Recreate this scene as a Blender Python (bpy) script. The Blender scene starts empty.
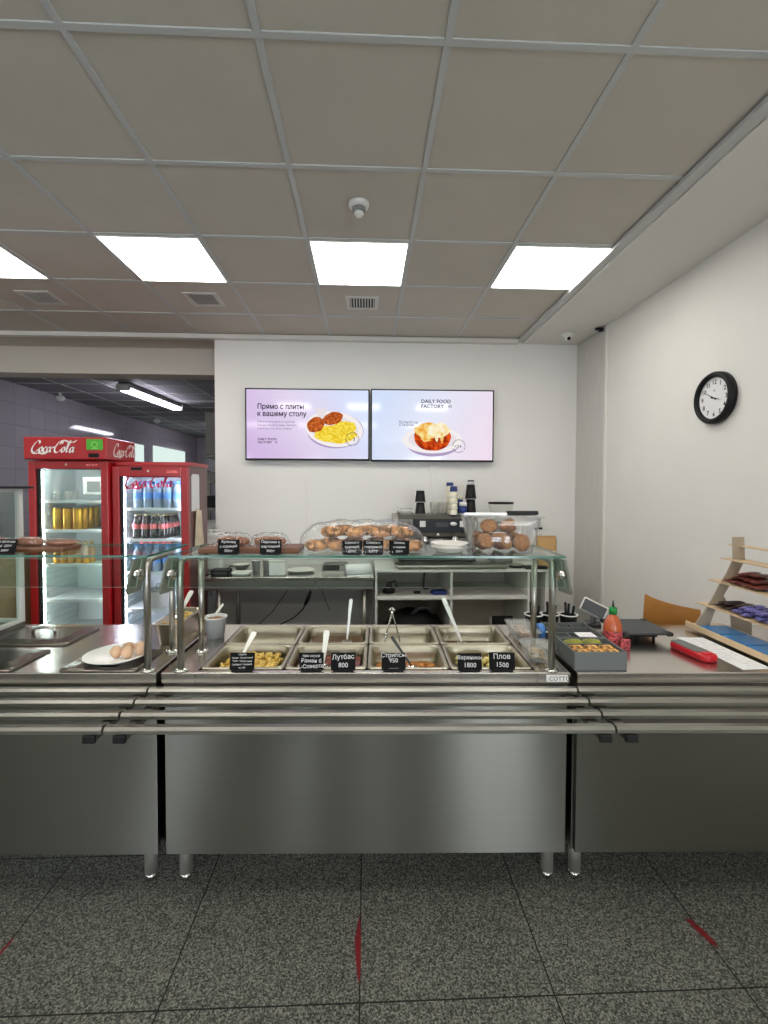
import bpy, bmesh, math, random
from mathutils import Vector, Matrix
random.seed(7)
scene = bpy.context.scene
C = scene.collection
PI = math.pi
DG = None

# ------------------------------------------------------------------ helpers
def lin(c):
    return tuple((x/12.92 if x <= .04045 else ((x+.055)/1.055)**2.4) for x in [v/255. for v in c])

class MB:
    """collects geometry that becomes one mesh object"""
    def __init__(s):
        s.v = []; s.f = []; s.mi = []; s.sm = []
    def add(s, verts, faces, m=0, smooth=False):
        b = len(s.v)
        s.v.extend(Vector(p) for p in verts)
        for f in faces:
            s.f.append([b+i for i in f]); s.mi.append(m); s.sm.append(smooth)
        return s
    def box(s, x0, x1, y0, y1, z0, z1, m=0, bev=0.0, M=None, seg=2):
        if bev > 0:
            bm = bmesh.new()
            bmesh.ops.create_cube(bm, size=1)
            for v in bm.verts:
                v.co = Vector(((x0+x1)/2+v.co.x*(x1-x0), (y0+y1)/2+v.co.y*(y1-y0), (z0+z1)/2+v.co.z*(z1-z0)))
            bmesh.ops.bevel(bm, geom=list(bm.edges), offset=bev, segments=seg, affect='EDGES', profile=.5)
            bm.verts.index_update()
            vs = [v.co.copy() for v in bm.verts]; fs = [[v.index for v in f.verts] for f in bm.faces]
            bm.free()
        else:
            vs = [Vector(p) for p in ((x0,y0,z0),(x1,y0,z0),(x1,y1,z0),(x0,y1,z0),(x0,y0,z1),(x1,y0,z1),(x1,y1,z1),(x0,y1,z1))]
            fs = [(3,2,1,0),(4,5,6,7),(0,1,5,4),(1,2,6,5),(2,3,7,6),(3,0,4,7)]
        if M: vs = [M @ v for v in vs]
        return s.add(vs, fs, m, False)
    def lathe(s, prof, c=(0,0,0), n=24, m=0, axis='Z', smooth=True, M=None, close=True, sx=1, sy=1):
        vs = []; fs = []
        for (r, z) in prof:
            for i in range(n):
                a = 2*PI*i/n
                p = Vector((r*math.cos(a)*sx, r*math.sin(a)*sy, z))
                if axis == 'Y': p = Vector((p.x, -p.z, p.y))
                if axis == 'X': p = Vector((p.z, p.y, -p.x))
                p = p + Vector(c)
                vs.append(M @ p if M else p)
        k = len(prof)
        for j in range(k-1):
            for i in range(n):
                fs.append((j*n+i, j*n+(i+1) % n, (j+1)*n+(i+1) % n, (j+1)*n+i))
        s.add(vs, fs, m, smooth)
        if close:
            b = len(s.v)-len(vs)
            if prof[0][0] > 1e-6:
                s.f.append([b+i for i in range(n)][::-1]); s.mi.append(m); s.sm.append(False)
            if prof[-1][0] > 1e-6:
                s.f.append([b+(k-1)*n+i for i in range(n)]); s.mi.append(m); s.sm.append(False)
        return s
    def cyl(s, c, r, h, n=24, m=0, axis='Z', r2=None, M=None, smooth=True):
        return s.lathe([(r, 0), (r if r2 is None else r2, h)], c, n, m, axis, smooth, M)
    def tube(s, path, r, n=10, m=0, cap=True, smooth=True):
        P = [Vector(p) for p in path]; k = len(P)
        R = r if isinstance(r, (list, tuple)) else [r]*k
        vs = []; fs = []
        up = None
        for i in range(k):
            t = (P[min(i+1, k-1)]-P[max(i-1, 0)]).normalized()
            if up is None:
                up = Vector((0, 0, 1)) if abs(t.z) < .9 else Vector((1, 0, 0))
            a = (up - t*up.dot(t)).normalized(); b = t.cross(a); up = a
            for j in range(n):
                w = 2*PI*j/n
                vs.append(P[i]+(a*math.cos(w)+b*math.sin(w))*R[i])
        for i in range(k-1):
            for j in range(n):
                fs.append((i*n+j, i*n+(j+1) % n, (i+1)*n+(j+1) % n, (i+1)*n+j))
        s.add(vs, fs, m, smooth)
        if cap:
            b = len(s.v)-len(vs)
            s.f.append([b+j for j in range(n)][::-1]); s.mi.append(m); s.sm.append(False)
            s.f.append([b+(k-1)*n+j for j in range(n)]); s.mi.append(m); s.sm.append(False)
        return s
    def ball(s, c, r, n=12, m=0, jit=0, M=None):
        rx, ry, rz = r if isinstance(r, (tuple, list)) else (r, r, r)
        vs = []; fs = []; k = max(5, n*2//3)
        for j in range(k+1):
            ph = PI*j/k
            for i in range(n):
                a = 2*PI*i/n
                q = 1+random.uniform(-jit, jit)
                p = Vector((rx*math.sin(ph)*math.cos(a)*q, ry*math.sin(ph)*math.sin(a)*q, -rz*math.cos(ph)*q))
                if M: p = M @ p
                vs.append(p+Vector(c))
        for j in range(k):
            for i in range(n):
                fs.append((j*n+i, j*n+(i+1) % n, (j+1)*n+(i+1) % n, (j+1)*n+i))
        return s.add(vs, fs, m, True)
    def prism(s, poly, a, b, axis='Y', m=0, M=None, smooth=False):
        """extrude a 2d polygon. axis Y: poly is (x,z); Z: (x,y); X: (y,z)"""
        def put(p, t):
            q = Vector((p[0], t, p[1])) if axis == 'Y' else Vector((p[0], p[1], t)) if axis == 'Z' else Vector((t, p[0], p[1]))
            return M @ q if M else q
        n = len(poly)
        vs = [put(p, a) for p in poly]+[put(p, b) for p in poly]
        fs = [list(range(n))[::-1], [n+i for i in range(n)]]
        s.add(vs, fs, m, False)
        s.add(vs, [(i, (i+1) % n, n+(i+1) % n, n+i) for i in range(n)], m, smooth)
        return s
    def sheet(s, fn, nu, nv, m=0, smooth=True):
        vs = [fn(i/nu, j/nv) for j in range(nv+1) for i in range(nu+1)]
        fs = [(j*(nu+1)+i, j*(nu+1)+i+1, (j+1)*(nu+1)+i+1, (j+1)*(nu+1)+i) for j in range(nv) for i in range(nu)]
        return s.add(vs, fs, m, smooth)
    def loops(s, L, m=0, smooth=True, capend=True, capstart=False):
        n = len(L[0]); vs = [p for l in L for p in l]; fs = []
        for j in range(len(L)-1):
            for i in range(n):
                fs.append((j*n+i, j*n+(i+1) % n, (j+1)*n+(i+1) % n, (j+1)*n+i))
        s.add(vs, fs, m, smooth)
        b = len(s.v)-len(vs)
        if capend:
            s.f.append([b+(len(L)-1)*n+i for i in range(n)]); s.mi.append(m); s.sm.append(False)
        if capstart:
            s.f.append([b+i for i in range(n)][::-1]); s.mi.append(m); s.sm.append(False)
        return s
    def text(s, body, size, M, m=0, align='LEFT', squash=1.0, shear=0.0, bold=0.0):
        cu = bpy.data.curves.new('tmp', 'FONT'); cu.body = body; cu.size = size; cu.align_x = align; cu.shear = shear
        cu.resolution_u = 2; cu.offset = bold
        o = bpy.data.objects.new('tmp', cu); C.objects.link(o)
        dg = bpy.context.evaluated_depsgraph_get()
        me = bpy.data.meshes.new_from_object(o.evaluated_get(dg))
        vs = [M @ Vector((v.co.x*squash, v.co.y, v.co.z)) for v in me.vertices]
        fs = [list(p.vertices) for p in me.polygons]
        s.add(vs, fs, m, False)
        bpy.data.objects.remove(o); bpy.data.meshes.remove(me); bpy.data.curves.remove(cu)
        return s
    def build(s, name, mats, parent=None, loc=None, rotz=0, autosm=False):
        me = bpy.data.meshes.new(name)
        me.from_pydata([tuple(v) for v in s.v], [], s.f)
        if not isinstance(mats, (list, tuple)): mats = [mats]
        for mm in mats: me.materials.append(mm)
        me.polygons.foreach_set('material_index', s.mi)
        me.polygons.foreach_set('use_smooth', s.sm)
        me.update()
        bm = bmesh.new(); bm.from_mesh(me); bmesh.ops.recalc_face_normals(bm, faces=bm.faces); bm.to_mesh(me); bm.free()
        o = bpy.data.objects.new(name, me); C.objects.link(o)
        if parent: o.parent = parent
        if loc is not None: o.location = loc
        if rotz: o.rotation_euler = (0, 0, rotz)
        return o

def tag(o, label, cat, group=None, kind=None):
    o['label'] = label; o['category'] = cat
    if group: o['group'] = group
    if kind: o['kind'] = kind
    return o
def thing(name, label, cat, loc=(0, 0, 0), rotz=0, group=None):
    o = bpy.data.objects.new(name, None); o.empty_display_size = .05; C.objects.link(o)
    o.location = loc; o.rotation_euler = (0, 0, rotz)
    return tag(o, label, cat, group)
def struct(o):
    o['kind'] = 'structure'; return o
def dup(root, loc, rotz=None, label=None, group=None, scale=None):
    r = root.copy(); C.objects.link(r); r.location = loc
    if rotz is not None: r.rotation_euler = (0, 0, rotz) if not isinstance(rotz, (tuple, list)) else rotz
    if label: r['label'] = label
    if group: r['group'] = group
    if scale: r.scale = scale
    for ch in list(root.children):
        c = ch.copy(); C.objects.link(c); c.parent = r
        for g in ch.children:
            d = g.copy(); C.objects.link(d); d.parent = c
    return r
ORD = ['first', 'second', 'third', 'fourth', 'fifth', 'sixth', 'seventh', 'eighth', 'ninth', 'tenth', 'eleventh', 'twelfth']
def rrect(w, d, r, z, n=5, cx=0, cy=0):
    out = []
    for (sx, sy, a0) in ((1, 1, 0), (-1, 1, PI/2), (-1, -1, PI), (1, -1, 3*PI/2)):
        for i in range(n+1):
            a = a0+PI/2*i/n
            out.append(Vector((cx+sx*(w/2-r)+r*math.cos(a), cy+sy*(d/2-r)+r*math.sin(a), z)))
    return out
def face_front(x, y, z, tilt=0):   # text/plane local XY -> faces -Y
    return Matrix.Translation((x, y, z)) @ Matrix.Rotation(PI/2-tilt, 4, 'X')

# ------------------------------------------------------------------ materials
def mat(name, col, rough=.5, metal=0, var=0, vscale=20, bump=0, bscale=60, spec=.5, emit=None, estr=0, trans=0, coat=0, aniso=0, tangent=None, stretch=None):
    m = bpy.data.materials.new(name); m.use_nodes = True
    nt = m.node_tree; b = nt.nodes['Principled BSDF']
    c = lin(col)+(1,)
    b.inputs['Base Color'].default_value = c
    b.inputs['Roughness'].default_value = rough; b.inputs['Metallic'].default_value = metal
    b.inputs['Specular IOR Level'].default_value = spec
    b.inputs['Coat Weight'].default_value = coat
    if trans: b.inputs['Transmission Weight'].default_value = trans
    if emit:
        b.inputs['Emission Color'].default_value = lin(emit)+(1,); b.inputs['Emission Strength'].default_value = estr
    tc = None
    def coords():
        tcn = nt.nodes.new('ShaderNodeTexCoord'); mp = nt.nodes.new('ShaderNodeMapping')
        nt.links.new(tcn.outputs['Object'], mp.inputs[0])
        if stretch: mp.inputs['Scale'].default_value = stretch
        return mp.outputs[0]
    if var or bump: tc = coords()
    if var:
        n = nt.nodes.new('ShaderNodeTexNoise'); n.inputs['Scale'].default_value = vscale; n.inputs['Detail'].default_value = 4
        nt.links.new(tc, n.inputs[0])
        mx = nt.nodes.new('ShaderNodeMix'); mx.data_type = 'RGBA'
        mx.inputs[6].default_value = tuple(max(0, x*(1-var)) for x in c[:3])+(1,)
        mx.inputs[7].default_value = tuple(min(1, x*(1+var)) for x in c[:3])+(1,)
        rp = nt.nodes.new('ShaderNodeMapRange'); rp.inputs[1].default_value = .3 if var < .5 else .42; rp.inputs[2].default_value = .7 if var < .5 else .58
        nt.links.new(n.outputs[0], rp.inputs[0]); nt.links.new(rp.outputs[0], mx.inputs[0])
        nt.links.new(mx.outputs[2], b.inputs['Base Color'])
    if bump:
        n2 = nt.nodes.new('ShaderNodeTexNoise'); n2.inputs['Scale'].default_value = bscale
        nt.links.new(tc, n2.inputs[0])
        bp = nt.nodes.new('ShaderNodeBump'); bp.inputs['Strength'].default_value = bump; bp.inputs['Distance'].default_value = .002
        nt.links.new(n2.outputs[0], bp.inputs['Height']); nt.links.new(bp.outputs[0], b.inputs['Normal'])
    if aniso:
        b.inputs['Anisotropic'].default_value = aniso
        cx = nt.nodes.new('ShaderNodeCombineXYZ')
        for i in range(3): cx.inputs[i].default_value = tangent[i]
        nt.links.new(cx.outputs[0], b.inputs['Tangent'])
    return m
def emis(name, col, st=1.0):
    m = bpy.data.materials.new(name); m.use_nodes = True; nt = m.node_tree
    nt.nodes.clear(); o = nt.nodes.new('ShaderNodeOutputMaterial'); e = nt.nodes.new('ShaderNodeEmission')
    e.inputs[0].default_value = lin(col)+(1,); e.inputs[1].default_value = st
    nt.links.new(e.outputs[0], o.inputs[0]); return m
def pane(name, tint=(235, 245, 240), gloss=1.0, rough=.0, cloud=0.0, ior=1.45):
    """thin clear sheet: transparent with a fresnel reflection; cloud adds a little milky diffuse"""
    m = bpy.data.materials.new(name); m.use_nodes = True; nt = m.node_tree
    nt.nodes.clear(); o = nt.nodes.new('ShaderNodeOutputMaterial')
    t = nt.nodes.new('ShaderNodeBsdfTransparent'); t.inputs[0].default_value = lin(tint)+(1,)
    g = nt.nodes.new('ShaderNodeBsdfGlossy'); g.inputs['Roughness'].default_value = rough
    fr = nt.nodes.new('ShaderNodeLayerWeight'); fr.inputs[0].default_value = .5
    pw = nt.nodes.new('ShaderNodeMath'); pw.operation = 'POWER'; pw.inputs[1].default_value = 5
    nt.links.new(fr.outputs['Facing'], pw.inputs[0])
    ml = nt.nodes.new('ShaderNodeMath'); ml.operation = 'MULTIPLY_ADD'; ml.inputs[1].default_value = .9*gloss; ml.inputs[2].default_value = .04*gloss; ml.use_clamp = True
    nt.links.new(pw.outputs[0], ml.inputs[0])
    if name == 'cling_film':
        tc = nt.nodes.new('ShaderNodeTexCoord'); nz = nt.nodes.new('ShaderNodeTexNoise'); nz.inputs['Scale'].default_value = 55; nz.inputs['Detail'].default_value = 3
        nt.links.new(tc.outputs['Object'], nz.inputs[0]); bp = nt.nodes.new('ShaderNodeBump'); bp.inputs['Strength'].default_value = .9; bp.inputs['Distance'].default_value = .006
        nt.links.new(nz.outputs[0], bp.inputs['Height']); nt.links.new(bp.outputs[0], g.inputs['Normal']); nt.links.new(bp.outputs[0], fr.inputs['Normal'])
    mx = nt.nodes.new('ShaderNodeMixShader')
    src = t.outputs[0]
    if cloud:
        d = nt.nodes.new('ShaderNodeBsdfDiffuse'); d.inputs[0].default_value = (.85, .85, .83, 1)
        m2 = nt.nodes.new('ShaderNodeMixShader'); m2.inputs[0].default_value = cloud
        nt.links.new(t.outputs[0], m2.inputs[1]); nt.links.new(d.outputs[0], m2.inputs[2]); src = m2.outputs[0]
    nt.links.new(ml.outputs[0], mx.inputs[0]); nt.links.new(src, mx.inputs[1]); nt.links.new(g.outputs[0], mx.inputs[2])
    nt.links.new(mx.outputs[0], o.inputs[0]); return m

CA = -0.028097                 # the counter line stands slightly askew in the room
OC = Vector((.005, 1.677, 0))
def CT(u, v, z=.887):
    c, s = math.cos(CA), math.sin(CA)
    return Vector((OC.x+c*u-s*v, OC.y+s*u+c*v, z))
TU = (math.cos(CA), math.sin(CA), 0)

M = {}
M['wall'] = mat('wall_paint', (234, 232, 227), .6, var=.015, vscale=1.2, bump=.05, bscale=120)
M['wallside'] = mat('side_wall_paint', (236, 234, 228), .55, var=.02, vscale=2, bump=.05, bscale=120)
M['beam'] = mat('beam_paint', (205, 196, 184), .6)
M['tile'] = mat('ceiling_tile', (200, 194, 182), .9, var=.03, vscale=3, bump=.1, bscale=300)
M['hallend'] = mat('hall_end_paint', (88, 86, 82), .6)
M['brightsteel'] = mat('bright_steel', (232, 230, 224), .45, .7)
M['legsteel'] = mat('leg_steel', (196, 194, 186), .5, .85)
M['lidsteel'] = mat('lid_steel', (128, 120, 112), .26, 1)
M['rail'] = mat('rail_steel', (150, 148, 140), .34, 1)
M['bracket'] = mat('grey_green_plate', (122, 126, 114), .45, .3)
M['bar'] = mat('ceiling_bar', (196, 198, 196), .5)
M['trim'] = mat('white_trim', (226, 223, 216), .5)
M['panelgrey'] = mat('grey_laminate', (206, 203, 198), .5, var=.06, vscale=9, stretch=(6, 6, .5))
M['ss'] = mat('brushed_steel_front', (116, 115, 107), .34, 1, var=.02, vscale=3, aniso=1.0, tangent=(0, 0, 1), stretch=(1, 1, 30))
M['sstop'] = mat('brushed_steel_top', (218, 212, 204), .22, 1, var=.08, vscale=5, bump=.02, bscale=40)
M['ssl'] = mat('satin_steel', (168, 166, 158), .32, 1)
M['chrome'] = mat('polished_steel', (205, 203, 198), .12, 1)
M['pan'] = mat('pan_steel', (182, 175, 156), .32, 1, var=.06, vscale=12)
M['ssd'] = mat('dull_steel', (120, 118, 112), .45, 1)
M['black'] = mat('black_plastic', (18, 18, 19), .5, spec=.3)
M['blackgloss'] = mat('black_gloss', (10, 10, 11), .35, spec=.25)
M['darkgrey'] = mat('dark_grey_plastic', (58, 60, 62), .5)
M['greyplastic'] = mat('grey_box_plastic', (104, 108, 106), .5)
M['midgrey'] = mat('mid_grey', (128, 128, 126), .5)
M['white'] = mat('white_plastic', (232, 231, 226), .4)
M['ceramic'] = mat('white_ceramic', (240, 237, 228), .3)
M['paper'] = mat('white_paper', (238, 238, 238), .8)
M['lamin'] = mat('white_laminate', (214, 213, 206), .4)
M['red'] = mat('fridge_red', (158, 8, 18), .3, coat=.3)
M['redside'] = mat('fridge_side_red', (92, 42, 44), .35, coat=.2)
M['redpl'] = mat('red_plastic', (196, 20, 36), .3)
M['redtape'] = mat('red_tape', (120, 22, 26), .7, var=.25, vscale=60)
M['fridgein'] = mat('fridge_liner', (226, 232, 234), .45)
M['glass'] = pane('clear_glass', (244, 250, 247))
M['glassg'] = pane('counter_glass', (243, 250, 246), .75)
M['edge'] = mat('glass_edge', (54, 108, 92), .15, spec=.8)
M['edgelight'] = mat('pale_glass_edge', (176, 200, 190), .3)
M['clear'] = pane('clear_plastic', (254, 254, 254), .9, .06, .03)
M['milky'] = pane('milky_plastic', (252, 252, 250), .8, .15, .14)
M['film'] = pane('cling_film', (254, 254, 253), 1.0, .12, .03)
M['woodboard'] = mat('wood_board', (102, 62, 32), .5, var=.25, vscale=12, stretch=(2, 14, 14))
M['ply'] = mat('light_plywood', (214, 188, 150), .5, var=.06, vscale=8, stretch=(1, 1, 8))
M['plytaupe'] = mat('taupe_plywood_face', (172, 158, 138), .5, var=.06, vscale=14)
M['plychair'] = mat('amber_plywood', (186, 128, 62), .4, var=.08, vscale=6, stretch=(1, 1, 6))
M['brownwood'] = mat('brown_cupboard', (140, 108, 74), .5, var=.08, vscale=6, stretch=(8, 8, 1))
M['chalk'] = mat('chalk_writing', (225, 225, 222), .9)
M['slate'] = mat('chalkboard_black', (14, 14, 15), .8, spec=.2)
M['kraft'] = mat('kraft_paper', (178, 142, 92), .8, var=.08, vscale=10, bump=.2, bscale=20)
M['light'] = emis('led_panel_light', (255, 252, 246), 11.6)
M['tube'] = emis('tube_light', (240, 236, 255), 24.0)
M['day'] = emis('daylight_pane', (235, 244, 255), 20.0)
M['day2'] = emis('far_window_pane', (214, 232, 226), 1.1)
M['led'] = emis('fridge_led', (235, 248, 250), 58.0)
M['ledb'] = emis('fridge_led_cool', (226, 228, 255), 100.0)
M['muffin'] = mat('muffin_crumb', (168, 116, 70), .8, var=.45, vscale=70, bump=1.0, bscale=120)
M['bread'] = mat('baked_bread', (170, 122, 76), .7, var=.6, vscale=38, bump=1.0, bscale=90)
M['breadd'] = mat('brown_bun', (126, 74, 42), .5, var=.35, vscale=30, bump=.3, bscale=40)
M['egg'] = mat('brown_egg', (214, 176, 144), .5, var=.06, vscale=40)
M['pasta'] = mat('pasta_yellow', (226, 190, 96), .45, var=.12, vscale=30)
M['rice'] = mat('pilaf_rice', (226, 206, 132), .5, var=.2, vscale=60, bump=.6, bscale=160)
M['sauce'] = mat('red_brown_sauce', (104, 40, 22), .25, var=.4, vscale=30, bump=.3, bscale=40)
M['broth'] = mat('brown_broth', (96, 66, 40), .12, var=.25, vscale=14)
M['cutlet'] = mat('fried_strips', (190, 118, 48), .5, var=.35, vscale=50, bump=.6, bscale=90)
M['pancake'] = mat('pale_salad', (206, 178, 120), .5, var=.35, vscale=40, bump=.5, bscale=90)
M['gold'] = mat('gold_can', (206, 150, 32), .3, .6, var=.15, vscale=16)
M['cola'] = mat('cola_glass', (28, 12, 8), .08, coat=.5)
M['label_red'] = mat('red_white_label', (226, 104, 104), .5, var=.5, vscale=70)
M['capgold'] = mat('pale_cap', (206, 190, 150), .35, .4)
M['water'] = mat('blue_water_bottle', (186, 212, 240), .12, coat=.4, var=.2, vscale=22, trans=.45)
M['bluecap'] = mat('blue_cap', (84, 146, 222), .35)
M['orange'] = mat('orange_drink', (222, 150, 40), .2, coat=.3)
M['green'] = mat('green_sticker', (70, 158, 40), .45)
M['greencap'] = mat('green_cap', (28, 140, 62), .4)
M['chili'] = mat('chili_sauce', (192, 90, 44), .2, coat=.4)
M['chilil'] = mat('chili_label', (176, 70, 74), .5, var=.7, vscale=110)
M['navy'] = mat('navy_paper', (28, 48, 110), .6)
M['cream'] = mat('cream_paper', (226, 220, 196), .7)
M['fabric'] = mat('cream_cloth', (212, 196, 172), .9, var=.1, vscale=14)
M['blue'] = mat('blue_wrapper', (40, 118, 180), .35, var=.15, vscale=14)
M['teal'] = mat('teal_wrapper', (92, 146, 172), .3, .2, var=.4, vscale=60)
M['violet'] = mat('violet_wrapper', (106, 104, 166), .3, .1, var=.9, vscale=60)
M['maroon'] = mat('maroon_wrapper', (96, 42, 34), .35, var=.4, vscale=50)
M['darkbar'] = mat('dark_wrapper', (44, 26, 26), .35, var=.6, vscale=60)
M['sandwich'] = mat('filled_pastry', (196, 146, 78), .5, var=.7, vscale=55, bump=.4, bscale=60)
M['foil'] = mat('crinkled_wrap', (214, 206, 160), .25, var=.35, vscale=40, bump=.8, bscale=40)
M['salad'] = mat('green_leaf', (150, 150, 56), .5, var=.4, vscale=40)
M['kgrey'] = mat('kitchen_grey', (112, 110, 106), .5)
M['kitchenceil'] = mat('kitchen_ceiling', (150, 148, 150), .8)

def floor_mat():
    m = bpy.data.materials.new('granite_tiles'); m.use_nodes = True; nt = m.node_tree; b = nt.nodes['Principled BSDF']
    g = nt.nodes.new('ShaderNodeNewGeometry'); sx = nt.nodes.new('ShaderNodeSeparateXYZ'); nt.links.new(g.outputs['Position'], sx.inputs[0])
    def mth(op, a, bb=None):
        n = nt.nodes.new('ShaderNodeMath'); n.operation = op
        for i, x in enumerate((a, bb)):
            if x is None: continue
            if isinstance(x, (int, float)): n.inputs[i].default_value = x
            else: nt.links.new(x, n.inputs[i])
        return n.outputs[0]
    def joint(o, off):
        t = mth('DIVIDE', mth('ADD', o, 60-off), .6); f = mth('FRACT', t)
        return mth('MULTIPLY', mth('MINIMUM', f, mth('SUBTRACT', 1, f)), .6)
    d = mth('MINIMUM', joint(sx.outputs[0], -.0152), joint(sx.outputs[1], 1.3682))
    jm = mth('LESS_THAN', d, .0024)
    vo = nt.nodes.new('ShaderNodeTexNoise'); vo.inputs['Scale'].default_value = 150; vo.inputs['Detail'].default_value = 3; nt.links.new(g.outputs['Position'], vo.inputs[0])
    v2 = nt.nodes.new('ShaderNodeTexVoronoi'); v2.inputs['Scale'].default_value = 210; nt.links.new(g.outputs['Position'], v2.inputs[0])
    big = nt.nodes.new('ShaderNodeTexNoise'); big.inputs['Scale'].default_value = 2.0; nt.links.new(g.outputs['Position'], big.inputs[0])
    sep = nt.nodes.new('ShaderNodeSeparateColor'); nt.links.new(v2.outputs['Color'], sep.inputs[0])
    s = mth('ADD', mth('MULTIPLY', vo.outputs[0], .75), mth('MULTIPLY', sep.outputs[0], .4))
    s = mth('ADD', s, mth('MULTIPLY', mth('SUBTRACT', big.outputs[0], .5), .12))
    r = nt.nodes.new('ShaderNodeValToRGB'); nt.links.new(s, r.inputs[0])
    e = r.color_ramp.elements
    e[0].position = .34; e[0].color = lin((42, 43, 40))+(1,)
    e[1].position = .80; e[1].color = lin((150, 150, 138))+(1,)
    k = r.color_ramp.elements.new(.54); k.color = lin((86, 88, 82))+(1,)
    mx = nt.nodes.new('ShaderNodeMix'); mx.data_type = 'RGBA'; nt.links.new(jm, mx.inputs[0]); nt.links.new(r.outputs[0], mx.inputs[6]); mx.inputs[7].default_value = lin((24, 24, 22))+(1,)
    nt.links.new(mx.outputs[2], b.inputs['Base Color']); b.inputs['Roughness'].default_value = .55; b.inputs['Specular IOR Level'].default_value = .3
    return m
M['floor'] = floor_mat()
def tile_mat():
    m = mat('grey_wall_tile', (172, 166, 170), .07); nt = m.node_tree; b = nt.nodes['Principled BSDF']
    g = nt.nodes.new('ShaderNodeNewGeometry'); sx = nt.nodes.new('ShaderNodeSeparateXYZ'); nt.links.new(g.outputs['Position'], sx.inputs[0])
    cb = nt.nodes.new('ShaderNodeCombineXYZ'); ad = nt.nodes.new('ShaderNodeMath'); nt.links.new(sx.outputs[0], ad.inputs[0]); nt.links.new(sx.outputs[1], ad.inputs[1])
    nt.links.new(ad.outputs[0], cb.inputs[0]); nt.links.new(sx.outputs[2], cb.inputs[1])
    br = nt.nodes.new('ShaderNodeTexBrick'); br.offset = 0; br.inputs['Scale'].default_value = 1; br.inputs['Brick Width'].default_value = .3; br.inputs['Row Height'].default_value = .3
    br.inputs['Mortar Size'].default_value = .004; br.inputs['Color1'].default_value = lin((172, 166, 170))+(1,); br.inputs['Color2'].default_value = lin((178, 172, 176))+(1,); br.inputs['Mortar'].default_value = lin((146, 142, 144))+(1,)
    nt.links.new(cb.outputs[0], br.inputs[0]); nt.links.new(br.outputs[0], b.inputs['Base Color']); return m
M['walltile'] = tile_mat()

# ------------------------------------------------------------------ room shell
CZ = 2.9736; GX, GY = .2579, 1.5186
XR, XL, YT, YB, YK = 2.05, -4.80, 4.47, -6.0, 13.5
BZ = 2.945
floor = struct(MB().box(XL, XR, YB, YK, -.1, 0).build('floor', M['floor']))
mb = MB()
mb.box(XL, XR+.2, YB, 4.98, CZ+.006, CZ+.1)
ceiling = struct(mb.build('ceiling', M['tile']))
gb = MB()
i = -9
while GX+.6*i < 1.46:
    x = GX+.6*i
    if x > XL and x < 1.44: gb.box(x-.012, x+.012, YB, 4.40, CZ, CZ+.03)
    i += 1
j = -12
while GY+.6*j < 4.35:
    y = GY+.6*j
    if y > YB: gb.box(XL, 1.44, y-.012, y+.012, CZ+.0006, CZ+.03)
    j += 1
gb.build('grid_bar', M['bar'], ceiling)
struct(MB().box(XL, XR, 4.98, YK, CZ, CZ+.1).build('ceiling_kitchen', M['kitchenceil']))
kb = MB()
for y in (5.4, 6.0, 6.6, 7.2, 7.8, 8.4, 9.0, 9.6, 10.2, 10.8, 11.4): kb.box(XL+.01, XR, y-.012, y+.012, CZ-.006, CZ)
for x in (-4.2, -3.6, -3.0, -2.4, -1.8): kb.box(x-.012, x+.012, 5.1, YK-.1, CZ-.005, CZ)
kb.build('grid_bar', M['bar'], bpy.data.objects['ceiling_kitchen'])
struct(MB().box(-1.42, XR+.15, YT, YT+.2, 0, CZ+.05, bev=.002).build('wall_back', M['wall']))
struct(MB().box(XR, XR+.15, YB, YT, 0, CZ+.05).build('wall_right', M['wallside']))
struct(MB().box(XL-.15, XL, YB, 4.9, 0, CZ+.05).build('wall_left', M['wall']))
struct(MB().box(XL-.15, XL, 4.9, YK, 0, CZ+.05).build('wall_kitchen_left', M['walltile']))
struct(MB().box(XL, XR, YK, YK+.15, 0, CZ+.05).build('wall_kitchen_back', M['walltile']))
struct(MB().box(XR, XR+.15, YT+.2, YK, 0, CZ+.05).build('wall_kitchen_right', M['walltile']))
# beam over the opening beside the menu wall
struct(MB().box(XL, -1.425, 4.90, 5.12, 2.712, CZ+.04, bev=.003).build('lintel', M['beam']))
# dropped bulkhead along the right wall and the trims
struct(MB().box(1.497, XR, YB, YT, BZ, CZ+.05).build('trim_1', M['trim']))
struct(MB().box(XL, 1.44, 4.405, 4.468, 2.935, CZ).build('trim_2', M['trim']))
struct(MB().box(1.44, 1.496, YB, 4.468, CZ-.020, CZ+.0003).build('trim_3', M['bar']))
struct(MB().box(2.036, 2.0495, 3.94, 4.468, 0, BZ-.001).build('trim_4', M['panelgrey']))
struct(MB().box(2.030, 2.0495, 3.91, 3.939, 0, BZ-.001, bev=.003).build('trim_5', M['trim']))
for n, x in ((6, -.562), (7, .628)):
    struct(MB().box(x-.011, x+.011, 4.460, 4.4695, .9, 1.80, bev=.002).build('trim_%d' % n, M['wall']))
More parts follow.
